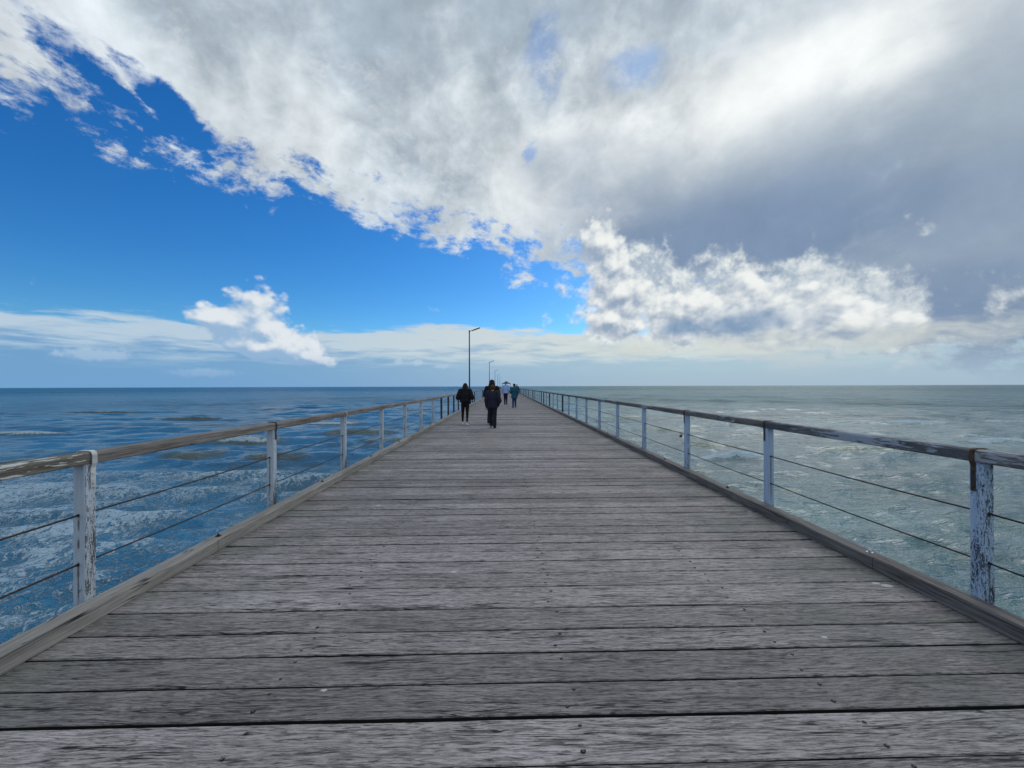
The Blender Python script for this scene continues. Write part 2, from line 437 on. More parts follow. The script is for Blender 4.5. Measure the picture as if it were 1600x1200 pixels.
def post_mat(name, peel, paint,  wood_d=(0.03, 0.033, 0.038), wood_l=(0.11, 0.115, 0.125), sides=0.0):
    m = M(name, 0.6, 0.3)
    o = m.obj(); r = m.rnd(); p = m.pos()
    x, y, z = m.sep(o)
    off = r * 31.0
    wdom = m.comb(x * 120.0 + off, y * 120.0, z * 26.0 + off)
    chips = m.noise(wdom, 1.0, 6, 0.66)
    broad = m.noise(m.comb(x * 9.0 + off, y * 9.0, z * 2.6), 1.0, 4, 0.6)
    low = m.sstep(z, 0.95, 0.05)
    chips2 = m.noise(m.comb(x * 260.0 + off, y * 260.0, z * 80.0), 1.0, 4, 0.65)
    th = chips * 0.42 + chips2 * 0.34 + broad * 0.24 + low * 0.05 * m.sstep(broad, 0.4, 0.6) + m.sstep(x.abs(), 0.0370, 0.0385) * sides - sides * 0.6
    pm = m.sstep(th, 0.64 - peel * 0.2, 0.615 - peel * 0.2)
    grain = m.noise(m.comb(x * 160.0 + off, y * 160.0, z * 5.0), 1.0, 5, 0.65)
    wood = m.mix(m.sstep(grain, 0.4, 0.62), wood_d, wood_l)
    dirt = m.noise(m.comb(x * 30.0, y * 30.0, z * 3.0 + off), 1.0, 4, 0.6)
    pc = m.vmath('SCALE', paint, scale=m.lin(dirt, 0.3, 0.7, 0.80, 1.08)) if isinstance(paint, S) else m.mix(m.sstep(dirt, 0.3, 0.7), tuple(v * 0.78 for v in paint), paint)
    pc = m.mix(low * m.sstep(dirt, 0.45, 0.7) * 0.7, pc, tuple(v * 0.42 for v in paint))
    c = m.mix(pm, wood, pc)
    # rust run below each cable hole
    run = m.sstep(x.abs() + (m.noise(m.comb(x * 40.0, off, z * 20.0), 1.0, 3) - 0.5) * 0.012, 0.010, 0.003)
    run = run * m.sstep(z, 0.665, 0.655) * m.sstep(m.noise(m.comb(off, 0.0, z * 9.0), 1.0, 3), 0.38, 0.56)
    c = m.mix(run * 0.8, c, (0.045, 0.032, 0.026))
    m.color(c)
    m.bump(pm * 0.6 + grain * 0.4 * (1.0 - pm), 0.6, 0.004)
    return m.m

def rust_mat(name, c1, c2, c3, metal=0.3, rough=0.75):
    m = M(name, rough, 0.3, metal)
    p = m.pos()
    n = m.noise(p, 42.0, 6, 0.65); n2 = m.noise(p, 11.0, 4, 0.6)
    m.color(m.mix(m.sstep(n2, 0.42, 0.62), m.mix(m.sstep(n, 0.35, 0.65), c1, c2), c3))
    m.bump(n, 0.5, 0.002)
    return m.m

MAT = {}
MAT['deck'] = deck_mat()
MAT['screw'] = rust_mat('rusted_screw_steel', (0.06, 0.055, 0.055), (0.15, 0.13, 0.12), (0.09, 0.085, 0.085))
MAT['hole'] = flat_mat('recess_stain_and_gap_shade', (0.022, 0.020, 0.021), 0.9, 0.1)  # screw recess marks, and gap shade painted on the plank sides
MAT['kerb_pale'] = timber('pale_kerb_timber', (0.165, 0.155, 0.147), (0.30, 0.285, 0.268), 'y', seed=2.0)
MAT['kerb_dark'] = timber('dark_kerb_timber', (0.055, 0.050, 0.050), (0.20, 0.182, 0.182), 'y', seed=11.0, green=0.35)
MAT['rail_bare'] = timber('bare_handrail_timber', (0.090, 0.082, 0.079), (0.24, 0.222, 0.212), 'y', seed=5.0)
MAT['rail_grey'] = timber('grey_handrail_timber', (0.048, 0.045, 0.047), (0.175, 0.162, 0.162), 'y', seed=8.0, paint=0.10, paint_c=(0.34, 0.37, 0.42))
MAT['rail_peeling'] = timber('handrail_with_peeling_white_paint', (0.060, 0.056, 0.048), (0.17, 0.16, 0.14), 'y', seed=1.0, paint=0.66, paint_c=(0.60, 0.62, 0.60))
MAT['rail_blue'] = timber('handrail_with_worn_pale_blue_paint', (0.036, 0.040, 0.048), (0.13, 0.14, 0.16), 'y', seed=14.0, paint=0.30, paint_c=(0.34, 0.39, 0.46))
MAT['post_white'] = post_mat('chipped_white_post_paint', 0.30, (0.50, 0.58, 0.68), sides=0.075)
MAT['post_flaked'] = post_mat('badly_flaked_post_paint', 0.47, (0.42, 0.55, 0.74), (0.022, 0.032, 0.055), (0.075, 0.095, 0.135))
MAT['post_blue'] = post_mat('skylight_tinted_white_post_paint', 0.16, (0.40, 0.53, 0.72))  # white paint; the skylight's blue tint is put into the post colours
MAT['post_dark'] = post_mat('bare_dark_post_timber', 1.0, (0.20, 0.25, 0.34), (0.018, 0.022, 0.034), (0.06, 0.07, 0.10))
MAT['cable'] = rust_mat('rusty_steel_cable', (0.020, 0.014, 0.013), (0.055, 0.038, 0.030), (0.028, 0.025, 0.025), 0.4, 0.6)
MAT['strap_rust'] = rust_mat('rusted_strap_steel', (0.045, 0.024, 0.014), (0.13, 0.075, 0.045), (0.055, 0.045, 0.042))
MAT['strap_white'] = rust_mat('painted_strap_steel', (0.50, 0.52, 0.53), (0.60, 0.63, 0.66), (0.42, 0.44, 0.46), 0.0, 0.55)
MAT['washer'] = rust_mat('galvanised_washer_steel', (0.30, 0.33, 0.36), (0.46, 0.50, 0.54), (0.16, 0.16, 0.16), 0.6, 0.5)
MAT['pile'] = timber('tarred_pile_timber', (0.02, 0.019, 0.018), (0.08, 0.073, 0.066), 'z', seed=21.0)
MAT['lamp'] = flat_mat('dark_grey_lamp_paint', (0.030, 0.034, 0.046), 0.45, 0.4, 0.2)
MAT['lamp_lens'] = flat_mat('lamp_glass', (0.30, 0.31, 0.32), 0.25, 0.5)

# ------------------------------------------------------------------ mesh helpers
def link(name, me, mats, parent=None, smooth=False):
    o = bpy.data.objects.new(name, me)
    COL.objects.link(o)
    for k in (mats if isinstance(mats, (list, tuple)) else [mats]):
        me.materials.append(k)
    if smooth:
        me.polygons.foreach_set('use_smooth', [True] * len(me.polygons))
    if parent is not None: o.parent = parent
    return o
def build(name, bm, mats, parent=None, smooth=False):
    me = bpy.data.meshes.new(name)
    bmesh.ops.recalc_face_normals(bm, faces=bm.faces)
    bm.to_mesh(me); bm.free()
    return link(name, me, mats, parent, smooth)
def empty(name, loc=(0, 0, 0), rz=0.0):
    o = bpy.data.objects.new(name, None)
    COL.objects.link(o)
    o.location = loc; o.rotation_euler = (0, 0, rz); o.empty_display_size = 0.3
    return o
def tag(o, label, cat, group=None):
    o['label'] = label; o['category'] = cat
    if group: o['group'] = group
    return o
def box(bm, lo, hi, bev=0.0, rot=None, mat=0):
    lo = Vector(lo); hi = Vector(hi); c = (lo + hi) / 2; s = hi - lo
    mtx = Matrix.Translation(c) @ (rot.to_4x4() if rot is not None else Matrix()) @ Matrix.Diagonal((*s, 1))
    r = bmesh.ops.create_cube(bm, size=1.0, matrix=mtx)
    vs = r['verts']
    fs = set(f for v in vs for f in v.link_faces)
    if bev > 0:
        es = list(set(e for v in vs for e in v.link_edges))
        q = bmesh.ops.bevel(bm, geom=es, offset=bev, segments=2, affect='EDGES', profile=0.6)
        fs = set(q['faces']) | set(f for v in q['verts'] for f in v.link_faces)
    for f in fs:
        if f.is_valid: f.material_index = mat
def tube(bm, pts, rad, seg=10, cap=True, mat=0):
    """round bar through points; rad is one number or one for each point"""
    pts = [Vector(p) for p in pts]
    if not isinstance(rad, (list, tuple)): rad = [rad] * len(pts)
    rings = []
    up = None
    for i, p in enumerate(pts):
        d = (pts[min(i + 1, len(pts) - 1)] - pts[max(i - 1, 0)]).normalized()
        if up is None:
            up = Vector((0, 0, 1)) if abs(d.z) < 0.9 else Vector((1, 0, 0))
        a = d.cross(up).normalized(); b = a.cross(d).normalized(); up = b
        rings.append([bm.verts.new(p + (a * math.cos(t) + b * math.sin(t)) * rad[i]) for t in [2 * math.pi * k / seg for k in range(seg)]])
    for A, B in zip(rings, rings[1:]):
        for k in range(seg):
            f = bm.faces.new((A[k], A[(k + 1) % seg], B[(k + 1) % seg], B[k])); f.smooth = True; f.material_index = mat
    if cap:
        f = bm.faces.new(rings[0]); f.material_index = mat
        f = bm.faces.new(rings[-1][::-1]); f.material_index = mat
def extrude_y(bm, prof, ys, jitter=None, mat=0):
    """closed profile in (x, z) swept along y"""
    rings = [[bm.verts.new((px_ + (jitter(i, k)[0] if jitter else 0), y, pz_ + (jitter(i, k)[1] if jitter else 0))) for k, (px_, pz_) in enumerate(prof)] for i, y in enumerate(ys)]
    n = len(prof)
    for A, B in zip(rings, rings[1:]):
        for k in range(n):
            f = bm.faces.new((A[k], A[(k + 1) % n], B[(k + 1) % n], B[k])); f.material_index = mat
    bm.faces.new(rings[0]); bm.faces.new(rings[-1][::-1])
def bevel_mod(o, w, seg=2):
    m = o.modifiers.new('bevel', 'BEVEL'); m.width = w; m.segments = seg; m.limit_method = 'ANGLE'; m.angle_limit = R(40)
def copy_tree(o, parent=None):
    c = o.copy(); COL.objects.link(c); c.parent = parent
    for ch in list(o.children): copy_tree(ch, c)
    return c
# ------------------------------------------------------------------ sea
def sea_point(px, py):
    d = ray(px, py); t = (SEA - EYE) / d.z
    return (d.x * t, d.y * t)

nprng = np.random.default_rng(11)
ang_f = np.arange(-1.45, 1.45, 0.0058)
ang_b = np.linspace(1.45, 2 * math.pi - 1.45, 60)[:-1]
ANG = np.concatenate([ang_f, ang_b])
rad = [1.2]
while rad[-1] < 26000:
    r_ = rad[-1]
    rad.append(r_ * (1.0062 if 7 < r_ < 400 else 1.03 if r_ <= 7 else 1.02))
RAD = np.array(rad)
NA, NR = len(ANG), len(RAD)
AA, RR = np.meshgrid(ANG, RAD)
X = (RR * np.sin(AA)).astype(np.float64); Y = (RR * np.cos(AA)).astype(np.float64)
SP = RR * np.where(np.abs(AA) < 1.45, 0.0062, 0.08)
Zh = np.zeros_like(X); DX = np.zeros_like(X); DY = np.zeros_like(X)
# chop: many short crested components running towards the shore
comps = []
for i in range(80):
    lam = 0.45 * (11.0 / 0.45) ** (nprng.random() ** 1.1)
    th = nprng.normal(0.0, 0.42 if lam > 3 else 0.62) + 0.12
    amp = 0.0165 * lam ** 0.62 * (0.6 + 0.8 * nprng.random())
    comps.append((lam, th, amp, nprng.random() * 2 * math.pi))
for lam, th, amp, ph in comps:
    k = 2 * math.pi / lam
    dxn, dyn = math.sin(th), -math.cos(th)
    # slow bending and grouping so that crests stay short
    bend = 0.35 * lam * np.sin(X * 0.9 / lam * 0.7 + ph * 3) * np.cos(Y * 0.45 / lam + ph)
    grp = 0.55 + 0.45 * np.sin(X * k * 0.13 + ph * 5) * np.cos(Y * k * 0.11 - X * k * 0.04 + ph * 2)
    att = np.clip((lam / SP - 3.0) / 4.0, 0, 1)
    arg = k * (X * dxn + Y * dyn + 0.3 * bend) + ph
    A_ = amp * att * grp
    Zh += A_ * np.cos(arg)
    DX -= 0.85 * A_ * dxn * np.sin(arg); DY -= 0.85 * A_ * dyn * np.sin(arg)

def smooth01(v): v = np.clip(v, 0, 1); return v * v * (3 - 2 * v)
# value noise on the plane, for patches
def vnoise(x, y, seed):
    xi = np.floor(x).astype(np.int64); yi = np.floor(y).astype(np.int64)
    fx = x - xi; fy = y - yi; fx = fx * fx * (3 - 2 * fx); fy = fy * fy * (3 - 2 * fy)
    def h(a, b):
        v = (a * 374761393 + b * 668265263 + seed * 144665) & 0x7fffffff
        v = ((v ^ (v >> 13)) * 1274126177) & 0x7fffffff
        return ((v ^ (v >> 16)) & 0xffff) / 65535.0
    return (h(xi, yi) * (1 - fx) + h(xi + 1, yi) * fx) * (1 - fy) + (h(xi, yi + 1) * (1 - fx) + h(xi + 1, yi + 1) * fx) * fy
def fbm(x, y, seed, oct=4):
    s = 0; a = 0.5; t = 0
    for i in range(oct):
        s = s + a * vnoise(x * 2 ** i, y * 2 ** i, seed + i); t += a; a *= 0.5
    return s / t

foam = np.zeros_like(X); olive = np.zeros_like(X)
# broken water: breaking or nearly breaking crests, (photo x, y of the crest, half length m, height m, foam)
BREAK = [(1135, 716, 4.2, 0.50, 1.0), (1430, 662, 7.5, 0.42, 0.85), (1330, 659, 6.0, 0.35, 0.7), (1562, 690, 4.0, 0.42, 1.0), (1500, 683, 4.0, 0.30, 0.5), (1565, 658, 4.0, 0.3, 0.9),
         (1340, 702, 4.5, 0.38, 0.05), (1105, 697, 2.2, 0.40, 0.0), (1050, 672, 6.0, 0.34, 0.25), (985, 652, 6.0, 0.34, 0.1), (1230, 640, 12.0, 0.3, 0.1),
         (385, 690, 4.2, 0.42, 0.55), (520, 663, 5.0, 0.40, 0.75), (40, 680, 6.0, 0.40, 0.55), (290, 655, 8.0, 0.32, 0.10), (560, 676, 5.0, 0.36, 0.1), (300, 712, 3.0, 0.36, 0.0),
         (430, 715, 3.0, 0.35, 0.15), (640, 640, 8.0, 0.3, 0.15), (150, 645, 12.0, 0.35, 0.10), (60, 722, 4.0, 0.32, 0.1), (620, 690, 4, 0.35, 0.1), (1180, 665, 8, 0.3, 0.2), (950, 690, 4, 0.3, 0.3)]
for bx_, by_, L, H_, fo in BREAK:
    cx, cy = sea_point(bx_, by_)
    u = (X - cx) / L
    yc = cy + 0.35 * L * 0.4 * u * u + 0.25 * np.sin(X * 1.1 + cx) + 0.12 * np.sin(X * 3.1)
    env = np.exp(-(u ** 2) * 1.3)
    v = (Y - yc)
    prof = np.where(v < 0, np.exp(-(v / 0.62) ** 2), np.exp(-(v / 1.7) ** 2))
    near = env * prof
    Zh += H_ * near
    DY -= 0.28 * H_ * near
    rag = fbm(X * 1.7, Y * 1.7, 3)
    foam = np.maximum(foam, 1.35 * fo * smooth01(env * 1.6 - 0.25) * np.exp(-((v + 0.30) / (0.26 + 0.30 * rag)) ** 2))
    foam = np.maximum(foam, fo * 0.55 * smooth01(env * 1.4 - 0.2) * np.where(v > 0, np.exp(-(v / 2.2) ** 2), 0) * rag)
    olive = np.maximum(olive, smooth01(env * 1.5) * np.exp(-((v + 0.2) / 1.3) ** 2))
# spent foam drifting on both sides of the jetty
n1 = fbm(X * 0.16 + 5, Y * 0.22, 21, 4); n2 = fbm(X * 0.5, Y * 0.5, 31, 4)
left_zone = smooth01((-X - 1.0) / 5) * smooth01((33 + 0.10 * (-X) - Y) / 10) * smooth01((75 + X) / 40)
foam = np.maximum(foam, left_zone * np.clip(0.50 + (n1 - 0.5) * 0.40 + (n2 - 0.5) * 0.35, 0.0, 0.70))
right_zone = smooth01((X - 2) / 4) * smooth01((Y - 17) / 8) * smooth01((48 - Y) / 14) * smooth01((44 - X) / 18)
foam = np.maximum(foam, right_zone * np.clip(0.16 + (n1 - 0.5) * 0.8 + (n2 - 0.5) * 0.4, 0.0, 0.40))
near_right = smooth01((X - 2) / 2) * smooth01((15 - Y) / 4) * smooth01((16 - X) / 5)
foam = np.maximum(foam, near_right * np.clip(0.08 + (n1 - 0.5) * 1.0 + (n2 - 0.5) * 0.5, 0.0, 0.35))
olive = np.maximum(olive, np.clip((fbm(X * 0.07, Y * 0.16, 41, 4) - 0.54) * 4.0, 0, 0.45) * smooth01((140 - Y) / 80))
olive = np.maximum(olive, smooth01((X + 2) / 8) * 0.62)
hgt = Zh.copy()

co = np.empty((NR * NA + 1, 3), dtype=np.float32)
co[:-1, 0] = (X + DX).ravel(); co[:-1, 1] = (Y + DY).ravel(); co[:-1, 2] = (SEA + Zh).ravel()
co[-1] = (0, 0, SEA)
ii = np.arange(NR - 1)[:, None] * NA; jj = np.arange(NA)[None, :]; j2 = (jj + 1) % NA
quads = np.stack([ii + jj, ii + j2, ii + NA + j2, ii + NA + jj], -1).reshape(-1, 4)
tris = np.stack([np.full(NA, NR * NA), np.arange(NA), (np.arange(NA) + 1) % NA], -1)[:, ::1]
me = bpy.data.meshes.new('sea')
nq, ntr = len(quads), len(tris)
me.vertices.add(len(co)); me.vertices.foreach_set('co', co.ravel())
me.loops.add(nq * 4 + ntr * 3)
me.loops.foreach_set('vertex_index', np.concatenate([quads[:, ::-1].ravel(), tris[:, ::-1].ravel()]).astype(np.int32))
me.polygons.add(nq + ntr)
me.polygons.foreach_set('loop_start', np.concatenate([np.arange(nq) * 4, nq * 4 + np.arange(ntr) * 3]).astype(np.int32))
me.polygons.foreach_set('use_smooth', np.ones(nq + ntr, dtype=bool))
me.update(calc_edges=True)
for nm_, arr in (('foam', foam), ('olive', olive), ('crest', hgt)):
    at = me.attributes.new(nm_, 'FLOAT', 'POINT')
    at.data.foreach_set('value', np.append(arr.ravel(), 0.0).astype(np.float32))

def sea_mat():
    m = M('choppy_sea_water', 0.10, 0.5)
    m.b.inputs['IOR'].default_value = 1.33
    p = m.pos(); x, y, z = m.sep(p)
    fo, ol, cr = m.attr('foam'), m.attr('olive'), m.attr('crest')
    dist = m.vmath('LENGTH', p)
    ch = m.noise(m.comb(x * 0.55, y, 0.0), 0.55, 6, 0.65)
    deep = m.mix(ch, (0.007, 0.105, 0.240), (0.020, 0.165, 0.320))
    sand = m.mix(ch, (0.050, 0.068, 0.050), (0.092, 0.105, 0.072))
    sand_r = m.mix(ch, (0.100, 0.185, 0.150), (0.155, 0.245, 0.195))
    c = m.mix(m.sstep(ol * (0.6 + ch * 0.8), 0.15, 0.95), deep, m.mix(m.sstep(x, -3.0, 8.0), sand, sand_r))
    c = m.mix(m.sstep(cr, 0.12, 0.55) * m.sstep(x, -4.0, 4.0, 0.14, 0.35), c, (0.10, 0.13, 0.10))
    st1 = m.noise(m.comb(x * 0.22, y * 0.9, 2.0), 0.45, 5, 0.62)
    st2 = m.noise(m.comb(x * 0.16, y * 0.8, 6.0), 0.10, 5, 0.62)
    st3 = m.noise(m.comb(x * 0.12, y * 0.7, 8.0), 0.02, 4, 0.60)
    stn = st1 * 0.4 + st2 * 0.35 + st3 * 0.25
    c = m.vmath('SCALE', c, scale=m.lin(stn, 0.38, 0.62, 0.55, 1.40))
    # foam lace
    wv = m.vmath('SCALE', m.vmath('SUBTRACT', m.noise(p, 0.7, 4, 0.6, color=True), (0.5, 0.5, 0.5)), scale=1.8)
    q = m.vmath('ADD', p, wv)
    qx, qy, qz = m.sep(q)
    # streaked along the wind
    a1 = m.noise(m.comb(qx * 1.25 + qy * 0.55, qy * 0.62 - qx * 0.15, 0.0), 1.5, 6, 0.64)
    a2 = m.noise(m.comb(qx * 1.5 + qy * 0.8, qy * 0.55 - qx * 0.2, 5.0), 4.6, 5, 0.64)
    lace = 1.0 - ((a1 - 0.5) * 9.0).abs()
    lace2 = 1.0 - ((a2 - 0.5) * 7.0).abs()
    fm = fo * 1.15 + (lace - 0.5) * 0.40 + (lace2 - 0.5) * 0.46 + (a2 - 0.5) * 0.7 + cr * 0.8
    fmask = m.sstep(fm, 0.55, 0.90) * m.sstep(fo, 0.03, 0.16)
    fmask = fmask.max(m.sstep(fo + (a2 - 0.5) * 0.9, 0.55, 0.80))
    c = m.mix(fmask * 0.85, c, (0.46, 0.58, 0.70))
    # milky veil of bubbles under the foam
    c = m.mix(m.sstep(fo, 0.05, 0.5) * 0.20, c, (0.08, 0.25, 0.34))
    m.color(c)
    far = m.sstep(dist, 30.0, 900.0)
    m.put(m.b.inputs['Specular IOR Level'], m.sstep(dist, 18.0, 180.0, 0.50, 0.02))
    m.rough((0.09 + far * 0.20).max(fmask * 0.55))
    r1 = m.noise(m.comb(x * 0.8, y * 1.5, 0.0), 5.5, 4, 0.6)
    r2 = m.noise(m.comb(x * 0.6, y * 1.4, 3.0), 1.5, 5, 0.62)
    r3 = m.noise(m.comb(x * 0.55, y * 1.25, 7.0), 0.34, 5, 0.60)
    r4 = m.noise(m.comb(x * 0.5, y * 1.2, 9.0), 0.07, 4, 0.60)
    b1 = m.bump(r1 * 0.085 + fmask * 0.04, m.sstep(dist, 160.0, 20.0, 0.0, 1.0), 1.0)
    b2 = m.bump(r2 * 0.40, m.sstep(dist, 500.0, 60.0, 0.9, 1.0), 1.0, b1)
    b3 = m.bump(r3 * 2.0, m.sstep(dist, 20.0, 150.0, 0.15, 1.0), 1.0, b2)
    m.bump(r4 * 5.0, m.sstep(dist, 80.0, 500.0, 0.0, 1.0), 1.0, b3)
    return m.m
sea = link('sea', me, sea_mat())
sea['kind'] = 'structure'
# ------------------------------------------------------------------ jetty
XR_IN, XL_IN = 2.976, -2.627          # inner faces of the kerbs
KERB_W, KERB_H = 0.132, 0.102
Y0, Y1 = -6.0, 330.0
BAY = 2.19
POST_W = 0.080
XR_P, XL_P = 3.150, -2.805            # post centres
jetty = tag(empty('jetty', (0, 0, 0)), 'long straight timber jetty with a grey weathered plank deck running out to sea', 'jetty')

def make_deck():
    bm = bmesh.new()
    lay = bm.verts.layers.float.new('plank_rnd')
    r = random.Random(3)
    edges = [1.857]
    y = 1.857
    gaps = [0.021, 0.009, 0.017, 0.009, 0.012, 0.010, 0.010, 0.017, 0.009]
    fixed = [1.857, 2.080, 2.31, 2.53, 2.775, 3.07, 3.295, 3.52, 3.735, 3.92]
    ys = list(fixed)
    while ys[-1] < Y1: ys.append(ys[-1] + r.uniform(0.215, 0.236))
    back = [1.857]
    back.append(1.625)
    while back[-1] > Y0: back.append(back[-1] - r.uniform(0.222, 0.236))
    ys = back[:0:-1] + ys
    slope = 0.0055
    joists = (-2.46, -1.15, 0.31, 1.58, 2.80)
    for i, (a, b) in enumerate(zip(ys, ys[1:])):
        d = (a + b) / 2
        g = (gaps[int(round((a - 1.857) / 0.228)) % 9] if 1.5 < a < 4 else r.choice((0.009, 0.010, 0.012, 0.014, 0.020, 0.011)))
        lo, hi = a + g - 0.003, b - 0.003
        rv = r.random()
        if abs(a - 3.52) < 0.01: rv = 0.98
        zt = r.uniform(-0.006, 0.0030)
        tilt = r.uniform(-0.003, 0.003)
        if 1.0 < d < 4.2: zt *= 0.35; tilt *= 0.4
        near = d < 26 and d > 0.8
        nx = 44 if near and d < 9 else 16 if near else 1
        ch = 0.0045
        prof = [(lo, zt - ch), (lo + ch, zt), (hi - ch, zt + tilt), (hi, zt + tilt - ch), (hi, -0.052), (lo, -0.052)]
        rows = []
        xa, xb = XL_IN - KERB_W + 0.004, XR_IN + KERB_W - 0.004
        s1, s2 = r.uniform(0, 99), r.uniform(0, 99)
        for k in range(nx + 1):
            xx = xa + (xb - xa) * k / nx
            j1 = (mnoise.noise((xx * 1.3, s1, 0)) * 0.0040 + mnoise.noise((xx * 6.0, s1, 5)) * 0.0018) if near else 0
            j2 = (mnoise.noise((xx * 1.3, s2, 0)) * 0.0040 + mnoise.noise((xx * 6.0, s2, 5)) * 0.0018) if near else 0
            jz = mnoise.noise((xx * 0.9, s1, 9)) * 0.0015 if near else 0
            ring = []
            for q, (py_, pz_) in enumerate(prof):
                v = bm.verts.new((xx, py_ + xx * slope + (j1 if q in (0, 1, 5) else j2), pz_ + (jz if q < 4 else 0)))
                v[lay] = rv
                ring.append(v)
            rows.append(ring)
        for A, B in zip(rows, rows[1:]):
            for k in range(6):
                if nx == 1 and k == 4: continue
                f = bm.faces.new((A[k], B[k], B[(k + 1) % 6], A[(k + 1) % 6]))
                f.smooth = False
                if k in (3, 4, 5): f.material_index = 2  # sides and underside coloured near black to darken the gaps like shade
        bm.faces.new(rows[0]); bm.faces.new(rows[-1][::-1])
        if 0.9 < d < 34:
            for jx in joists[1:4]:
                for fr in (0.24, 0.76):
                    if r.random() < 0.10: continue
                    cx = jx + r.uniform(-0.02, 0.02) + (0.012 if fr > 0.5 else -0.012)
                    cy = lo + (hi - lo) * (fr + r.uniform(-0.05, 0.05)) + cx * slope
                    rr = r.uniform(0.0045, 0.0062)
                    for rad_, zz, mi, n in ((rr * r.uniform(1.3, 1.6), 0.0012, 2, 12), (rr, 0.0028, 1, 12)):
                        st = r.uniform(1.0, 1.35) if mi == 2 else 1.0
                        vs = []
                        for k in range(n):
                            t = 2 * math.pi * k / n
                            w = 1 + (r.uniform(-0.22, 0.22) if mi == 2 else 0)
                            v = bm.verts.new((cx + math.cos(t) * rad_ * st * w, cy + math.sin(t) * rad_ * w, zt + max(tilt, 0) + zz + 0.0012))
                            v[lay] = rv
                            vs.append(v)
                        f = bm.faces.new(vs); f.material_index = mi
    me = bpy.data.meshes.new('deck')
    bm.to_mesh(me); bm.free()
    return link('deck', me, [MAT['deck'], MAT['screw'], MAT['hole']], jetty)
make_deck()

def kerb_profile(x0, x1, c=0.012, under=0.004):
    h = KERB_H
    return [(x0, under), (x0, h - c), (x0 + c * 0.35, h - c * 0.35), (x0 + c, h), (x1 - c, h), (x1 - c * 0.35, h - c * 0.35), (x1, h - c), (x1, under)]
def kerb_piece(xi, sgn, ya, yb, mat, seed):
    bm = bmesh.new()
    x0, x1 = (xi, xi + KERB_W) if sgn > 0 else (xi - KERB_W, xi)
    prof = kerb_profile(x0, x1)
    n = max(2, int((yb - ya) / (0.12 if ya < 14 else 1.5)))
    ys = [ya + (yb - ya) * i / n for i in range(n + 1)]
    def jit(i, k):
        y = ys[i]
        if ya > 40 or k in (0, 7): return (0, 0)
        e = 0.0045 if k in (2, 3, 4, 5) else 0.002
        return (mnoise.noise((y * 1.9, k * 3.1 + seed, 0)) * e, mnoise.noise((y * 2.3, k * 1.7, seed)) * e + mnoise.noise((y * 9.0, k * 1.7, seed)) * e * 0.35)
    extrude_y(bm, prof, ys, jit)
    return build('kerb', bm, mat, jetty)
def washer_mesh():
    bm = bmesh.new()
    q = bmesh.ops.create_cone(bm, cap_ends=True, segments=20, radius1=0.026, radius2=0.025, depth=0.005, matrix=Matrix.Translation((0, 0, 0.0025)))
    bmesh.ops.create_cone(bm, cap_ends=True, segments=6, radius1=0.012, radius2=0.0115, depth=0.011, matrix=Matrix.Translation((0, 0, 0.0115)))
    bmesh.ops.create_cone(bm, cap_ends=True, segments=10, radius1=0.0065, radius2=0.006, depth=0.008, matrix=Matrix.Translation((0, 0, 0.021)))
    me = bpy.data.meshes.new('bolt_washer'); bm.to_mesh(me); bm.free()
    return me
WME = washer_mesh(); WME.materials.append(MAT['washer'])
WME2 = WME.copy(); WME2.materials.clear(); WME2.materials.append(MAT['cable'])
for sgn, xi, start, mat in ((-1, XL_IN, 3.80, MAT['kerb_pale']), (1, XR_IN, 3.28, MAT['kerb_dark'])):
    L = BAY * 3
    ya = start - 2 * L; n = 0
    while ya < Y1 - 1:
        yb = min(ya + L, Y1)
        k = kerb_piece(xi, sgn, ya + 0.003, yb - 0.003, mat, n * 7.7 + sgn)
        if -3 < ya < 40:
            for off in (0.10, 0.10 + BAY, 0.10 + 2 * BAY):
                w = bpy.data.objects.new('bolt_washer', WME if (sgn > 0 and abs(ya + off - 3.38) < 0.2) else WME2)
                COL.objects.link(w); w.parent = k
                w.location = (xi + sgn * KERB_W * 0.52, ya + off, KERB_H - 0.001)
        ya = yb; n += 1
# what carries the deck: stringers, crossheads and piles
for jx in (-2.46, -1.15, 0.31, 1.58, 2.80):
    bm = bmesh.new(); box(bm, (jx - 0.075, Y0, -0.36), (jx + 0.075, Y1, -0.056)); build('stringer', bm, MAT['pile'], jetty)
ch0 = None
y = -2.6
pile_me = None
for i in range(14):
    if ch0 is None:
        bm = bmesh.new(); box(bm, (-3.35, -0.16, -0.68), (3.70, 0.16, -0.364), 0.01); ch0 = build('crosshead', bm, MAT['pile'], jetty); o = ch0
        bm = bmesh.new(); tube(bm, [(0, 0, -8.0), (0, 0, -4.5), (0, 0, -0.684)], [0.20, 0.185, 0.165], 16); p0 = build('pile', bm, MAT['pile'], jetty); pile_me = p0.data
        p0.location = (-2.3, y, 0)
    else:
        o = ch0.copy(); COL.objects.link(o); o.parent = jetty
        q = p0.copy(); COL.objects.link(q); q.parent = jetty; q.location = (-2.3, y, 0)
    q = p0.copy(); COL.objects.link(q); q.parent = jetty; q.location = (2.6, y, 0)
    o.location = (0, y, 0)
    y += BAY * 3

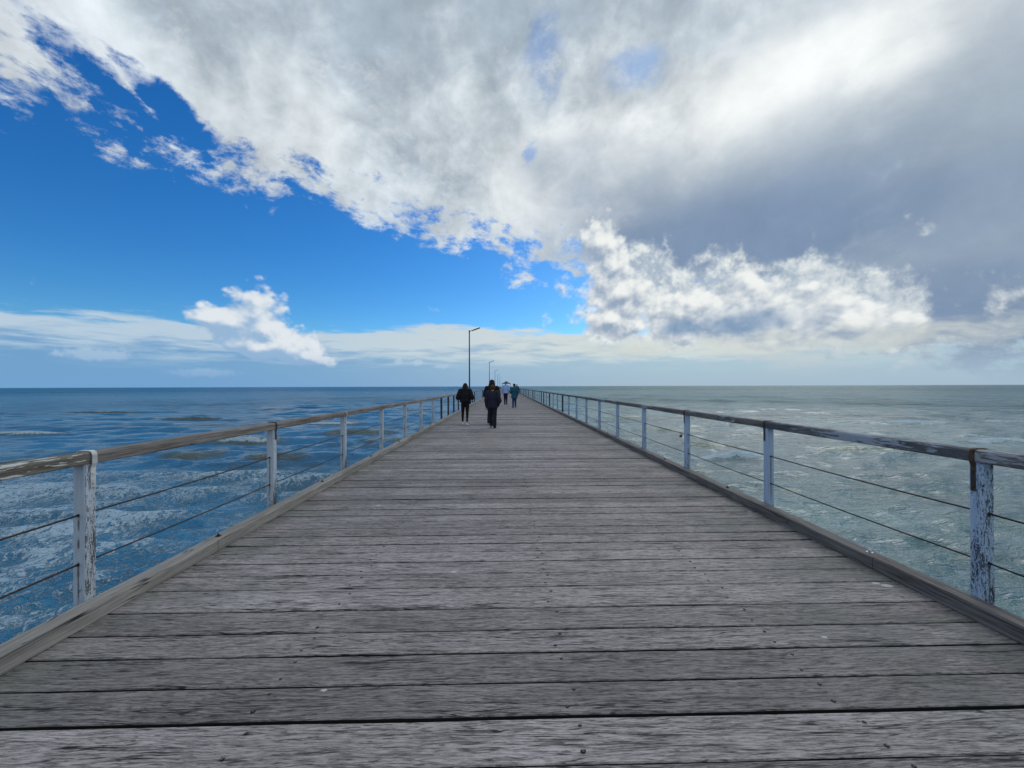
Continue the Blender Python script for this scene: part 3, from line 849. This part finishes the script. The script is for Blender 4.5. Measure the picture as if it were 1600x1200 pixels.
# ------------------------------------------------------------------ railings
RAIL_TOP = 1.072; RAIL_H = 0.082; RAIL_W = 0.098
def post_mesh():
    bm = bmesh.new()
    w = POST_W / 2
    n = 14
    zs = [-0.50 + (RAIL_TOP - RAIL_H + 0.5) * i / n for i in range(n + 1)]
    rings = []
    for i, z in enumerate(zs):
        j = [mnoise.noise((z * 4, k * 5.0, 0)) * 0.0015 for k in range(8)]
        c = 0.007
        pts = [(-w + c, -w), (w - c, -w), (w, -w + c), (w, w - c), (w - c, w), (-w + c, w), (-w, w - c), (-w, -w + c)]
        rings.append([bm.verts.new((a + j[q], b + j[(q + 3) % 8], z)) for q, (a, b) in enumerate(pts)])
    for A, B in zip(rings, rings[1:]):
        for k in range(8): bm.faces.new((A[k], A[(k + 1) % 8], B[(k + 1) % 8], B[k]))
    bm.faces.new(rings[0][::-1]); bm.faces.new(rings[-1])
    me = bpy.data.meshes.new('post'); bm.to_mesh(me); bm.free()
    return me
POST_BASE = post_mesh()
def post_variant(mat):
    me = POST_BASE.copy(); me.materials.append(mat); return me
PM = {k: post_variant(MAT['post_' + k]) for k in ('white', 'flaked', 'blue', 'dark')}
def rail_profile():
    w, h, c = RAIL_W / 2, RAIL_H, 0.020
    t, b = RAIL_TOP, RAIL_TOP - RAIL_H
    return [(-w + 0.006, b), (w - 0.006, b), (w, b + 0.006), (w, t - c), (w - c * 0.3, t - c * 0.3), (w - c, t), (-w + c, t), (-w + c * 0.3, t - c * 0.3), (-w, t - c), (-w, b + 0.006)]
def rail_piece(parent, xc, ya, yb, mat, seed):
    bm = bmesh.new()
    n = max(1, int((yb - ya) / 0.16)) if ya < 16 else 1
    ys = [ya + 0.002 + (yb - ya - 0.004) * i / n for i in range(n + 1)]
    def jit(i, k):
        y = ys[i]; e = 0.0025 if ya < 16 else 0
        return (xc + mnoise.noise((y * 1.7, k * 2.1, seed)) * e, mnoise.noise((y * 1.9, k * 1.3 + 9, seed)) * e)
    extrude_y(bm, rail_profile(), ys, jit)
    return build('handrail', bm, mat, parent)
def strap(parent, side_, mat, length=0.20, wid=0.034):
    """flat iron strap over the handrail and down the deck side of the post (post space, deck side = side_ in x)"""
    bm = bmesh.new()
    th = 0.005
    s = side_
    w = RAIL_W / 2 + 0.003
    wp = POST_W / 2 + 0.002
    top = RAIL_TOP + 0.003
    bot = RAIL_TOP - RAIL_H - 0.003
    path = [(s * wp, bot - length), (s * wp, bot - 0.02), (s * w, bot + 0.008), (s * w, top - 0.024), (s * (w - 0.006), top - 0.007), (s * (w - 0.022), top), (-s * (w - 0.022), top), (-s * (w - 0.006), top - 0.007), (-s * w, top - 0.024), (-s * w, bot + 0.008), (-s * wp, bot - 0.02), (-s * wp, bot - length)]
    n = len(path)
    off = []
    for i, (a, b) in enumerate(path):
        p0_, p1_ = path[max(i - 1, 0)], path[min(i + 1, n - 1)]
        t = Vector((p1_[0] - p0_[0], p1_[1] - p0_[1])).normalized()
        nrm = Vector((-t.y, t.x)) * (1 if s < 0 else -1)
        nrm = -nrm if (nrm.dot(Vector((a, b - (RAIL_TOP - 0.06)))) < 0) else nrm
        off.append((a + nrm.x * th, b + nrm.y * th))
    y0_, y1_ = 0.010 - wid / 2, 0.010 + wid / 2
    A = [bm.verts.new((a, y0_, b)) for a, b in path]; B = [bm.verts.new((a, y1_, b)) for a, b in path]
    C_ = [bm.verts.new((a, y0_, b)) for a, b in off]; D_ = [bm.verts.new((a, y1_, b)) for a, b in off]
    for i in range(n - 1):
        bm.faces.new((A[i], A[i + 1], B[i + 1], B[i])); bm.faces.new((C_[i], D_[i], D_[i + 1], C_[i + 1]))
        bm.faces.new((A[i], C_[i], C_[i + 1], A[i + 1])); bm.faces.new((B[i], B[i + 1], D_[i + 1], D_[i]))
    for i in (0, n - 1): bm.faces.new((A[i], B[i], D_[i], C_[i]))
    for zz in (bot - length + 0.03, bot - 0.06):
        bmesh.ops.create_cone(bm, cap_ends=True, segments=10, radius1=0.008, radius2=0.007, depth=0.006, matrix=Matrix.Translation((s * (wp + th + 0.002), 0.010, zz)) @ Matrix.Rotation(R(90), 4, 'Y'))
    return build('strap', bm, mat, parent)

def railing(side_, label, y_first, mats, bay_mats, straps):
    xc = XR_P if side_ > 0 else XL_P
    t = tag(empty('railing', (xc, 0, 0)), label, 'railing', 'railings along both edges of the jetty')
    posts = []
    NMAX = 92
    rest = bmesh.new()
    i = -3
    n_total = int((Y1 - y_first) / BAY)
    for i in range(-2, n_total):
        y = y_first + i * BAY
        key = mats(i)
        if i < NMAX:
            o = bpy.data.objects.new('post', PM[key]); COL.objects.link(o); o.parent = t; o.location = (0, y, 0)
            if i in straps:
                strap(o, -side_, MAT[straps[i][0]], straps[i][1], straps[i][2])
            if i < 14:      # cable ends with their rusty ferrules on the near face
                bm = bmesh.new()
                for z in (0.66, 0.337):
                    tube(bm, [(0, -POST_W / 2 - 0.012, z), (0, -POST_W / 2 + 0.002, z)], [0.0075, 0.0095], 10)
                build('ferrule', bm, MAT['cable'], o)
        else:
            w = POST_W / 2
            box(rest, (-w, y - w, -0.4), (w, y + w, RAIL_TOP - RAIL_H))
    r_ = build('post', rest, MAT['post_blue'], t); r_['kind'] = 'stuff'
    # handrail timbers
    i = -2
    while i < n_total - 1:
        span = 1 if i < 5 else 3
        j = min(i + span, n_total - 1)
        rail_piece(t, 0.0, y_first + i * BAY, y_first + j * BAY, bay_mats(i), i * 3.3 + side_)
        i = j
    for z, nm in ((0.66, 'cable'), (0.337, 'cable')):
        bm = bmesh.new()
        pts = []
        for i in range(-2, n_total - 1):
            sag = 0.006 + 0.006 * rng.random() if i < 20 else 0
            for f in (0.0, 0.25, 0.5, 0.75):
                if i > 20 and f > 0: continue
                pts.append((0, y_first + (i + f) * BAY, z - sag * 4 * f * (1 - f)))
        tube(bm, pts, 0.0062, 8)
        build(nm, bm, MAT['cable'], t)
    return t
rl = random.Random(5)
left_kind = {0: 'white', 1: 'white', 2: 'white', 5: 'white', 7: 'dark', 8: 'dark', 9: 'dark', 10: 'dark', 12: 'dark', 14: 'dark', 15: 'dark'}
right_kind = {0: 'flaked', 9: 'dark', 14: 'dark', 19: 'dark'}
railing(-1, 'weathered timber railing with chipped white posts along the left edge of the jetty', 2.785,
        lambda i: left_kind.get(i, 'white' if i < 7 else rl.choice(('blue', 'dark', 'blue'))),
        lambda i: MAT['rail_peeling'] if i < 0 else MAT['rail_bare'],
        {0: ('strap_white', 0.155, 0.034), 1: ('strap_rust', 0.12, 0.022), 2: ('strap_white', 0.13, 0.026), -1: ('strap_rust', 0.15, 0.03)})
railing(1, 'weathered railing with flaking white posts, padlocks on its cable, right jetty edge', 2.660,
        lambda i: right_kind.get(i, 'blue' if i < 12 or rl.random() < 0.8 else 'dark'),
        lambda i: MAT['rail_blue'] if i in (0, 4) else MAT['rail_grey'],
        {0: ('strap_rust', 0.19, 0.027), 1: ('strap_rust', 0.15, 0.026), 2: ('strap_rust', 0.13, 0.028), -1: ('strap_rust', 0.15, 0.03)})
# ------------------------------------------------------------------ lamp posts along the left edge
def lamp_post():
    t = empty('lamp_post', (0, 0, 0))
    h = 6.6
    bm = bmesh.new(); tube(bm, [(0, 0, -1.0), (0, 0, 0.9), (0, 0, h)], [0.075, 0.068, 0.052], 14); build('pole', bm, MAT['lamp'], t)
    bm = bmesh.new(); box(bm, (-0.14, -0.14, -0.06), (0.14, 0.14, 0.02), 0.01); tube(bm, [(0, 0, 0.02), (0, 0, 0.55)], [0.10, 0.098], 14)
    for sx in (-1, 1):
        for sy in (-1, 1): tube(bm, [(sx * 0.10, sy * 0.10, 0.02), (sx * 0.10, sy * 0.10, 0.06)], 0.014, 6)
    build('base_plate', bm, MAT['lamp'], t)
    bm = bmesh.new(); tube(bm, [(0.0, 0, h - 0.08), (0.12, 0, h - 0.03), (0.34, 0, h + 0.05)], 0.028, 10); tube(bm, [(0, 0, h - 0.14), (0, 0, h + 0.02)], 0.062, 12); build('arm', bm, MAT['lamp'], t)
    bm = bmesh.new()
    rot = Matrix.Rotation(R(-20), 3, 'Y')
    box(bm, (0.62 - 0.40, -0.12, h + 0.13 - 0.035), (0.62 + 0.40, 0.12, h + 0.13 + 0.035), 0.02, rot)
    for k in range(5):
        box(bm, (0.42 + k * 0.07 - 0.006, -0.09, h + 0.10 + k * 0.026), (0.42 + k * 0.07 + 0.006, 0.09, h + 0.145 + k * 0.026), 0, rot)
    hd = build('lamp_head', bm, MAT['lamp'], t)
    bm = bmesh.new(); box(bm, (0.70 - 0.22, -0.09, h + 0.115 - 0.004), (0.70 + 0.22, 0.09, h + 0.115 + 0.004), 0, rot); build('lens', bm, MAT['lamp_lens'], hd)
    return t
lp = lamp_post()
lamp_labels = ['tallest dark lamp post, rising behind the person with elbows bent outward',
               'second nearest dark lamp post, rising behind the long haired person and the boy',
               'third nearest dark lamp post of the row, just right of the long haired person',
               'fourth nearest lamp post of the row on the left edge of the jetty',
               'fifth nearest small far lamp post left of the shelter roof',
               'farthest lamp post of the row, beside the dark shelter roof']
for i in range(6):
    o = lp if i == 0 else copy_tree(lp)
    o.location = (-3.24, 37.5 + 48.0 * i, 0.0)
    tag(o, lamp_labels[i], 'lamp post', 'lamp posts along the left edge of the jetty')

# ------------------------------------------------------------------ padlocks on the right upper cable
MAT['lock_black'] = flat_mat('black_lock_casing', (0.012, 0.012, 0.014), 0.4, 0.5)
MAT['lock_red'] = flat_mat('red_shackle_cover', (0.22, 0.035, 0.028), 0.5, 0.4)
MAT['lock_steel'] = flat_mat('steel_shackle', (0.35, 0.34, 0.33), 0.35, 0.5, 0.8)
def padlock(loc, rz, tilt, shackle, label, sc=1.0):
    t = tag(empty('padlock', loc, rz), label, 'padlock', 'padlocks on the right upper cable')
    t.rotation_euler = (tilt, 0, rz); t.scale = (sc, sc, sc)
    bm = bmesh.new(); box(bm, (-0.024, -0.011, -0.078), (0.024, 0.011, -0.034), 0.004); build('lock_body', bm, MAT['lock_black'], t)
    bm = bmesh.new()
    pts = [(-0.015, 0, -0.036)] + [(-0.015 * math.cos(a), 0, -0.006 + 0.015 * math.sin(a)) for a in [math.pi * k / 10 for k in range(11)]] + [(0.015, 0, -0.036)]
    tube(bm, pts, 0.0042, 8); build('shackle', bm, shackle, t)
padlock((XR_P, 7.28, 0.654), R(18), R(8), MAT['lock_red'], 'black padlock with red shackle on the upper cable, farther from the white post')
padlock((XR_P, 7.14, 0.648), R(65), R(-12), MAT['lock_steel'], 'black padlock with steel shackle on the upper cable, right against the post', 0.9)

# ------------------------------------------------------------------ shelter far out on the jetty
MAT['roof'] = flat_mat('dark_red_brown_roof_sheet', (0.040, 0.022, 0.022), 0.6, 0.3)
MAT['shelter_post'] = flat_mat('dark_shelter_post_paint', (0.030, 0.032, 0.040), 0.6, 0.3)
sh_t = tag(empty('shelter', (0.62, 200.0, 0)), 'small open shelter with dark hipped roof on posts far out on the jetty', 'shelter')
bm = bmesh.new()
W_, D_, e_, p_ = 2.25, 2.6, 2.85, 4.05
lo_ = [bm.verts.new(v) for v in ((-W_, -D_, e_), (W_, -D_, e_), (W_, D_, e_), (-W_, D_, e_))]
li_ = [bm.verts.new(v) for v in ((-W_, -D_, e_ - 0.14), (W_, -D_, e_ - 0.14), (W_, D_, e_ - 0.14), (-W_, D_, e_ - 0.14))]
mi_ = [bm.verts.new(v) for v in ((-0.85, -1.05, e_ + 0.62), (0.85, -1.05, e_ + 0.62), (0.85, 1.05, e_ + 0.62), (-0.85, 1.05, e_ + 0.62))]
tp_ = [bm.verts.new((0, -0.35, p_)), bm.verts.new((0, 0.35, p_))]
for k in range(4):
    bm.faces.new((li_[k], li_[(k + 1) % 4], lo_[(k + 1) % 4], lo_[k])); bm.faces.new((lo_[k], lo_[(k + 1) % 4], mi_[(k + 1) % 4], mi_[k]))
bm.faces.new((mi_[0], mi_[1], tp_[0])); bm.faces.new((mi_[1], mi_[2], tp_[1], tp_[0])); bm.faces.new((mi_[2], mi_[3], tp_[1])); bm.faces.new((mi_[3], mi_[0], tp_[0], tp_[1]))
bm.faces.new(li_[::-1])
build('roof', bm, MAT['roof'], sh_t)
for sx in (-1, 1):
    for sy in (-1, 1):
        bm = bmesh.new(); box(bm, (sx * 1.95 - 0.07, sy * 2.3 - 0.07, 0.0), (sx * 1.95 + 0.07, sy * 2.3 + 0.07, e_ - 0.142)); build('post', bm, MAT['shelter_post'], sh_t)
bt = tag(empty('bench', (-2.2, 168.0, 0)), 'small dark bench by the left railing far out on the jetty', 'bench')
MAT['bench'] = flat_mat('dark_bench_timber', (0.045, 0.030, 0.026), 0.7, 0.2)
bm = bmesh.new()
for k in range(4): box(bm, (-0.75, -0.22 + k * 0.115, 0.43), (0.75, -0.125 + k * 0.115, 0.465))
build('seat', bm, MAT['bench'], bt)
bm = bmesh.new()
for k in range(3): box(bm, (-0.75, 0.22 + k * 0.02, 0.56 + k * 0.125), (0.75, 0.25 + k * 0.02, 0.665 + k * 0.125))
build('backrest', bm, MAT['bench'], bt)
for sx in (-0.6, 0.6):
    bm = bmesh.new(); box(bm, (sx - 0.035, -0.2, 0.0), (sx + 0.035, -0.13, 0.428)); box(bm, (sx - 0.035, 0.17, 0.0), (sx + 0.035, 0.218, 0.92)); box(bm, (sx - 0.034, -0.13, 0.36), (sx + 0.034, 0.17, 0.426)); build('leg', bm, MAT['bench'], bt)

# ------------------------------------------------------------------ people
def cloth(name, c, rough=0.85):
    return flat_mat(name, c, rough, 0.2, 0.0, 0.22, 22.0, 0.35)
MAT['skin'] = flat_mat('skin', (0.42, 0.24, 0.17), 0.55, 0.35, 0.0, 0.08)
MAT['eye'] = flat_mat('eye', (0.05, 0.035, 0.03), 0.25, 0.5)
MAT['lips'] = flat_mat('lips', (0.34, 0.12, 0.10), 0.5, 0.4)
def ball(bm, c, r, seg=14):
    rr = r if isinstance(r, (tuple, list)) else (r, r, r)
    bmesh.ops.create_uvsphere(bm, u_segments=seg, v_segments=max(8, seg // 2 + 2), radius=1.0, matrix=Matrix.Translation(c) @ Matrix.Diagonal((*rr, 1)))
def limb(bm, pts, rads, seg=14):
    """tapered limb with round ends and joints, closed pieces that are fused afterwards"""
    for (a, b), (ra, rb) in zip(zip(pts, pts[1:]), zip(rads, rads[1:])):
        tube(bm, [a, b], [ra, rb], seg)
    for p, r in zip(pts, rads): ball(bm, p, r, seg)
def loft(bm, rings, seg=22):
    """closed body through elliptic rings: (centre, half width, half depth)"""
    vs = []
    for c, rx, ry in rings:
        vs.append([bm.verts.new((c[0] + math.cos(2 * math.pi * k / seg) * rx, c[1] + math.sin(2 * math.pi * k / seg) * ry, c[2])) for k in range(seg)])
    for A, B in zip(vs, vs[1:]):
        for k in range(seg): bm.faces.new((A[k], A[(k + 1) % seg], B[(k + 1) % seg], B[k]))
    bm.faces.new(vs[0][::-1]); bm.faces.new(vs[-1])
def fuse(name, bm, mat, parent, voxel=0.010, smooth=6, wrinkle=0.0, seed=0.0):
    """one continuous surface out of the overlapping pieces"""
    me = bpy.data.meshes.new(name)
    bmesh.ops.recalc_face_normals(bm, faces=bm.faces)
    bm.to_mesh(me); bm.free()
    tmp = bpy.data.objects.new(name + '_raw', me); COL.objects.link(tmp)
    r_ = tmp.modifiers.new('r', 'REMESH'); r_.mode = 'VOXEL'; r_.voxel_size = voxel
    s_ = tmp.modifiers.new('s', 'SMOOTH'); s_.iterations = smooth; s_.factor = 0.5
    dg = bpy.context.evaluated_depsgraph_get(); dg.update()
    out = bpy.data.meshes.new_from_object(tmp.evaluated_get(dg))
    bpy.data.objects.remove(tmp); bpy.data.meshes.remove(me)
    out.name = name
    out.materials.clear()
    if wrinkle:
        for v in out.vertices:
            n = mnoise.noise(Vector((v.co.x * 9, v.co.y * 9, v.co.z * 14)) + Vector((seed, seed, 0))) + 0.5 * mnoise.noise(Vector((v.co.x * 22, v.co.y * 22, v.co.z * 30 + seed)))
            v.co += v.normal * n * wrinkle
    return link(name, out, mat, parent, True)

def person(label, loc, H, jacket, trousers, shoe_l, shoe_r, hair_mat, hair='long', sh_w=0.18, puff=0.02, hem=0.86, leg_puff=0.012,
           elbow_l=(-0.24, -0.03, 1.12), wrist_l=(-0.25, 0.05, 0.86), elbow_r=(0.24, -0.03, 1.12), wrist_r=(0.25, 0.05, 0.86),
           knee_l=(-0.095, 0.05, 0.49), ankle_l=(-0.10, 0.10, 0.085), knee_r=(0.095, 0.02, 0.49), ankle_r=(0.095, -0.12, 0.10), toe_r=None, toe_l=None,
           width=1.0, lean=0.0, turn=0.0, hood=False, ankle_skin=False, long_coat=False, group='people walking along the jetty'):
    s = H / 1.70
    t = tag(empty('person', loc, turn), label, 'person', group)
    t.scale = (s, s, s)
    V = Vector
    wy = lean
    neck = V((0, 0.02 + wy, 1.44)); head = V((0, 0.035 + wy, 1.585)); sh = lambda k: V((k * sh_w, 0.0 + wy * 0.8, 1.385))
    el = (V(elbow_l), V(elbow_r)); wr = (V(wrist_l), V(wrist_r)); kn = (V(knee_l), V(knee_r)); an = (V(ankle_l), V(ankle_r))
    toe = (V(toe_l) if toe_l else an[0] + V((-0.02, 0.15, -0.055)), V(toe_r) if toe_r else an[1] + V((0.02, 0.15, -0.060)))
    # body: one continuous figure
    bm = bmesh.new()
    loft(bm, [((0, 0, 0.84), 0.13, 0.09), ((0, 0, 0.92), 0.158, 0.108), ((0, 0, 1.05), 0.128, 0.092), ((0, wy * 0.5, 1.22), 0.150, 0.108), ((0, wy * 0.8, 1.36), 0.165, 0.095), ((0, wy * 0.9, 1.43), 0.07, 0.06)])
    limb(bm, [neck - V((0, 0, 0.05)), neck + V((0, 0, 0.07))], [0.056, 0.052])
    ball(bm, head + V((0, -0.005, 0.015)), (0.076, 0.096, 0.100), 20)
    ball(bm, head + V((0, 0.028, -0.055)), (0.054, 0.060, 0.062), 16)
    ball(bm, head + V((0, 0.098, -0.018)), (0.013, 0.018, 0.022), 10)
    for k in (-1, 1): ball(bm, head + V((k * 0.077, 0.0, -0.012)), (0.010, 0.018, 0.030), 10)
    for q, k in ((0, -1), (1, 1)):
        limb(bm, [sh(k), el[q], wr[q]], [0.052, 0.040, 0.027])
        d = (wr[q] - el[q]).normalized()
        side_v = d.cross(V((0, 0, 1)) if abs(d.z) < 0.8 else V((0, 1, 0))).normalized()
        pn = side_v.cross(d).normalized()
        palm = wr[q] + d * 0.055
        limb(bm, [wr[q], wr[q] + d * 0.045, wr[q] + d * 0.085], [0.025, 0.028, 0.026])
        for fi, (o_, ln) in enumerate(((-0.027, 0.058), (-0.009, 0.070), (0.009, 0.066), (0.026, 0.052))):
            a = palm + d * 0.035 + side_v * o_
            b = a + d * ln * 0.55; c = b + (d * 0.7 + pn * (0.5 + 0.12 * fi)).normalized() * ln * 0.5
            limb(bm, [a, b, c], [0.0105, 0.0100, 0.0092], 8)
        a = palm - side_v * 0.026 - d * 0.01
        b = a - side_v * 0.022 + d * 0.022 + pn * 0.012
        limb(bm, [a, b, b + d * 0.026 + pn * 0.010], [0.012, 0.0105, 0.009], 8)
        hip = V((k * 0.085, 0, 0.89))
        limb(bm, [hip, kn[q], an[q]], [0.080, 0.052, 0.034])
        limb(bm, [an[q] + V((0, -0.03, -0.04)), toe[q]], [0.034, 0.026])
    fuse('body', bm, MAT['skin'], t, 0.0085, 3)
    for k in (-1, 1):
        bm = bmesh.new(); ball(bm, head + V((k * 0.030, 0.084, 0.0)), (0.013, 0.009, 0.008), 10); build('eye', bm, MAT['eye'], t, True)
    bm = bmesh.new(); ball(bm, head + V((0, 0.086, -0.062)), (0.024, 0.008, 0.008), 10); build('mouth', bm, MAT['lips'], t, True)
    # trousers
    bm = bmesh.new()
    lp_ = leg_puff
    loft(bm, [((0, 0, 0.82), 0.145 + lp_, 0.10 + lp_), ((0, 0, 0.92), 0.168, 0.120), ((0, 0, 1.02), 0.148, 0.108)])
    for q, k in ((0, -1), (1, 1)):
        limb(bm, [V((k * 0.085, 0, 0.87)), kn[q], an[q] + (kn[q] - an[q]).normalized() * (0.07 if ankle_skin else 0.0)], [0.088 + lp_, 0.058 + lp_, 0.040 + lp_ * 1.4])
    fuse('trousers', bm, trousers, t, 0.013, 5, 0.004, H * 10)
    # jacket or shirt
    bm = bmesh.new()
    w = width; pf = puff
    flare = 0.03 if long_coat else 0.0
    loft(bm, [((0, -0.005, hem), (0.160 + pf + flare) * w, 0.118 + pf), ((0, -0.005, hem + 0.05), (0.170 + pf + flare) * w, 0.128 + pf), ((0, 0, max(1.04, hem + 0.12)), (0.158 + pf) * w, 0.115 + pf),
              ((0, wy * 0.5, 1.22), (0.168 + pf * 0.8) * w, 0.125 + pf), ((0, wy * 0.8, 1.345), (0.172 + pf * 0.5) * w, 0.112 + pf * 0.7), ((0, wy * 0.9, 1.415), 0.095, 0.082), ((0, wy + 0.01, 1.455), 0.068, 0.066)])
    for q, k in ((0, -1), (1, 1)):
        limb(bm, [V((k * 0.06, wy * 0.9, 1.405)), sh(k) , el[q], wr[q] + (el[q] - wr[q]).normalized() * 0.01], [0.055 + pf * 0.4, 0.064 + pf, 0.052 + pf, 0.038 + pf * 0.7])
    if hood:
        ball(bm, V((0, -0.085 + wy, 1.40)), (0.115, 0.060, 0.075), 16)
    fuse('jacket', bm, jacket, t, 0.013, 5, 0.006 if puff > 0.03 else 0.004, H * 7)
    # shoes
    for q, m_ in ((0, shoe_l), (1, shoe_r)):
        bm = bmesh.new()
        a = an[q]; f_ = (toe[q] - (a + V((0, -0.03, -0.04))))
        heel = a + V((0, -0.045, -0.045))
        limb(bm, [heel, heel + f_ * 0.55, heel + f_ * 1.08], [0.042, 0.044, 0.036])
        limb(bm, [a + V((0, -0.01, 0.015)), heel + f_ * 0.25], [0.045, 0.043])
        fuse('shoe', bm, m_, t, 0.011, 4)
    # hair
    bm = bmesh.new()
    ball(bm, head + V((0, -0.022, 0.026)), (0.088, 0.100, 0.104), 20)
    if hair == 'long':
        loft(bm, [((0, -0.075 + wy, 1.22), 0.055, 0.022), ((0, -0.090 + wy, 1.30), 0.105, 0.045), ((0, -0.075 + wy, 1.40), 0.125, 0.062), ((0, -0.05 + wy, 1.50), 0.112, 0.085), ((0, -0.02 + wy, 1.60), 0.094, 0.098)])
        for k in (-1, 1): limb(bm, [head + V((k * 0.07, 0.0, 0.02)), head + V((k * 0.095, -0.01, -0.09)), head + V((k * 0.10, -0.04, -0.20))], [0.035, 0.034, 0.022])
    elif hair == 'big':
        loft(bm, [((0, -0.08 + wy, 1.16), 0.08, 0.03), ((0, -0.10 + wy, 1.26), 0.150, 0.055), ((0, -0.085 + wy, 1.38), 0.165, 0.075), ((0, -0.05 + wy, 1.50), 0.135, 0.095), ((0, -0.02 + wy, 1.62), 0.105, 0.108)])
        ball(bm, head + V((0, -0.02, 0.04)), (0.108, 0.112, 0.105), 20)
    elif hair == 'bun':
        ball(bm, head + V((-0.045, -0.06, 0.095)), 0.052, 14)
        ball(bm, head + V((0.03, -0.045, 0.06)), (0.075, 0.065, 0.06), 14)
        ball(bm, head + V((0, -0.05, -0.03)), (0.072, 0.055, 0.07), 14)
    else:
        ball(bm, head + V((0, -0.04, -0.025)), (0.074, 0.062, 0.068), 16)
    fuse('hair', bm, hair_mat, t, 0.011, 3, 0.004, H * 3)
    return t

C = {n: cloth(n, c) for n, c in (('black_quilted_cloth', (0.010, 0.010, 0.013)), ('black_leggings_cloth', (0.012, 0.010, 0.014)), ('navy_jacket_cloth', (0.018, 0.021, 0.040)), ('dark_trouser_cloth', (0.014, 0.016, 0.026)),
                                  ('light_blue_shirt_cloth', (0.30, 0.44, 0.74)), ('dark_jeans_cloth', (0.014, 0.020, 0.050)), ('teal_coat_cloth', (0.016, 0.085, 0.135)), ('blue_trouser_cloth', (0.030, 0.060, 0.150)),
                                  ('dark_brown_hair', (0.022, 0.015, 0.012)), ('brown_hair', (0.060, 0.038, 0.026)), ('grey_hair', (0.16, 0.15, 0.15)), ('white_shoe', (0.50, 0.53, 0.58)), ('black_shoe', (0.012, 0.012, 0.014)), ('grey_shoe', (0.16, 0.19, 0.23)))}
person('person in black jacket and slim black leggings by the left railing, elbows bent out', (-1.53, 15.75, 0), 1.62,
       C['black_quilted_cloth'], C['black_leggings_cloth'], C['white_shoe'], C['white_shoe'], C['dark_brown_hair'], 'long', sh_w=0.175, puff=0.048, hem=0.93, leg_puff=0.0,
       elbow_l=(-0.285, -0.03, 1.12), wrist_l=(-0.13, 0.20, 1.13), elbow_r=(0.285, -0.03, 1.12), wrist_r=(0.13, 0.20, 1.13),
       knee_l=(-0.105, 0.08, 0.50), ankle_l=(-0.115, 0.14, 0.085), knee_r=(0.085, 0.02, 0.49), ankle_r=(0.085, -0.10, 0.085), lean=0.03, hood=True, ankle_skin=True)
person('young person with short brown hair and navy jacket, right hand in pocket', (-0.45, 14.75, 0), 1.55,
       C['navy_jacket_cloth'], C['dark_trouser_cloth'], C['grey_shoe'], C['black_shoe'], C['brown_hair'], 'short', sh_w=0.180, puff=0.035, hem=0.78, leg_puff=0.022,
       elbow_l=(-0.245, -0.02, 1.10), wrist_l=(-0.225, 0.04, 0.84), elbow_r=(0.285, -0.06, 1.08), wrist_r=(0.200, 0.06, 0.87),
       knee_l=(-0.075, 0.12, 0.50), ankle_l=(-0.06, 0.16, 0.10), knee_r=(0.085, -0.02, 0.49), ankle_r=(0.085, -0.10, 0.085), width=1.05, hood=False)
person('long haired person in black jacket just ahead of the young person in navy', (-0.52, 16.35, 0), 1.74,
       C['black_quilted_cloth'], C['dark_trouser_cloth'], C['black_shoe'], C['black_shoe'], C['dark_brown_hair'], 'big', sh_w=0.19, puff=0.040, hem=0.86, leg_puff=0.012,
       elbow_l=(-0.265, -0.02, 1.13), wrist_l=(-0.19, 0.14, 0.99), elbow_r=(0.265, -0.02, 1.13), wrist_r=(0.19, 0.14, 0.99),
       knee_l=(-0.10, -0.01, 0.49), ankle_l=(-0.13, -0.16, 0.12), knee_r=(0.09, 0.08, 0.49), ankle_r=(0.09, 0.16, 0.085), hood=True)
person('tall person in loose light blue shirt and dark jeans, mid jetty', (0.05, 33.6, 0), 1.86,
       C['light_blue_shirt_cloth'], C['dark_jeans_cloth'], C['black_shoe'], C['black_shoe'], C['grey_hair'], 'short', sh_w=0.185, puff=0.020, hem=0.84, leg_puff=0.010,
       elbow_l=(-0.265, -0.02, 1.12), wrist_l=(-0.245, 0.06, 0.93), elbow_r=(0.265, -0.02, 1.12), wrist_r=(0.245, 0.06, 0.93),
       knee_l=(-0.075, 0.04, 0.49), ankle_l=(-0.06, 0.02, 0.085), knee_r=(0.075, 0.02, 0.49), ankle_r=(0.075, -0.06, 0.085), width=1.0)
person('person in long teal coat and blue trousers with dark hair in a bun', (0.65, 28.7, 0), 1.66,
       C['teal_coat_cloth'], C['blue_trouser_cloth'], C['black_shoe'], C['grey_shoe'], C['dark_brown_hair'], 'bun', sh_w=0.17, puff=0.036, hem=0.66, leg_puff=0.018,
       elbow_l=(-0.275, -0.03, 1.12), wrist_l=(-0.21, 0.14, 1.02), elbow_r=(0.25, -0.03, 1.12), wrist_r=(0.24, 0.06, 0.90),
       knee_l=(-0.085, 0.02, 0.49), ankle_l=(-0.09, -0.08, 0.085), knee_r=(0.085, 0.05, 0.49), ankle_r=(0.09, 0.10, 0.085), long_coat=True)
person('far dark clad person standing by the right railing beyond the teal coat', (1.80, 62.0, 0), 1.76,
       C['black_quilted_cloth'], C['dark_trouser_cloth'], C['black_shoe'], C['black_shoe'], C['dark_brown_hair'], 'short')
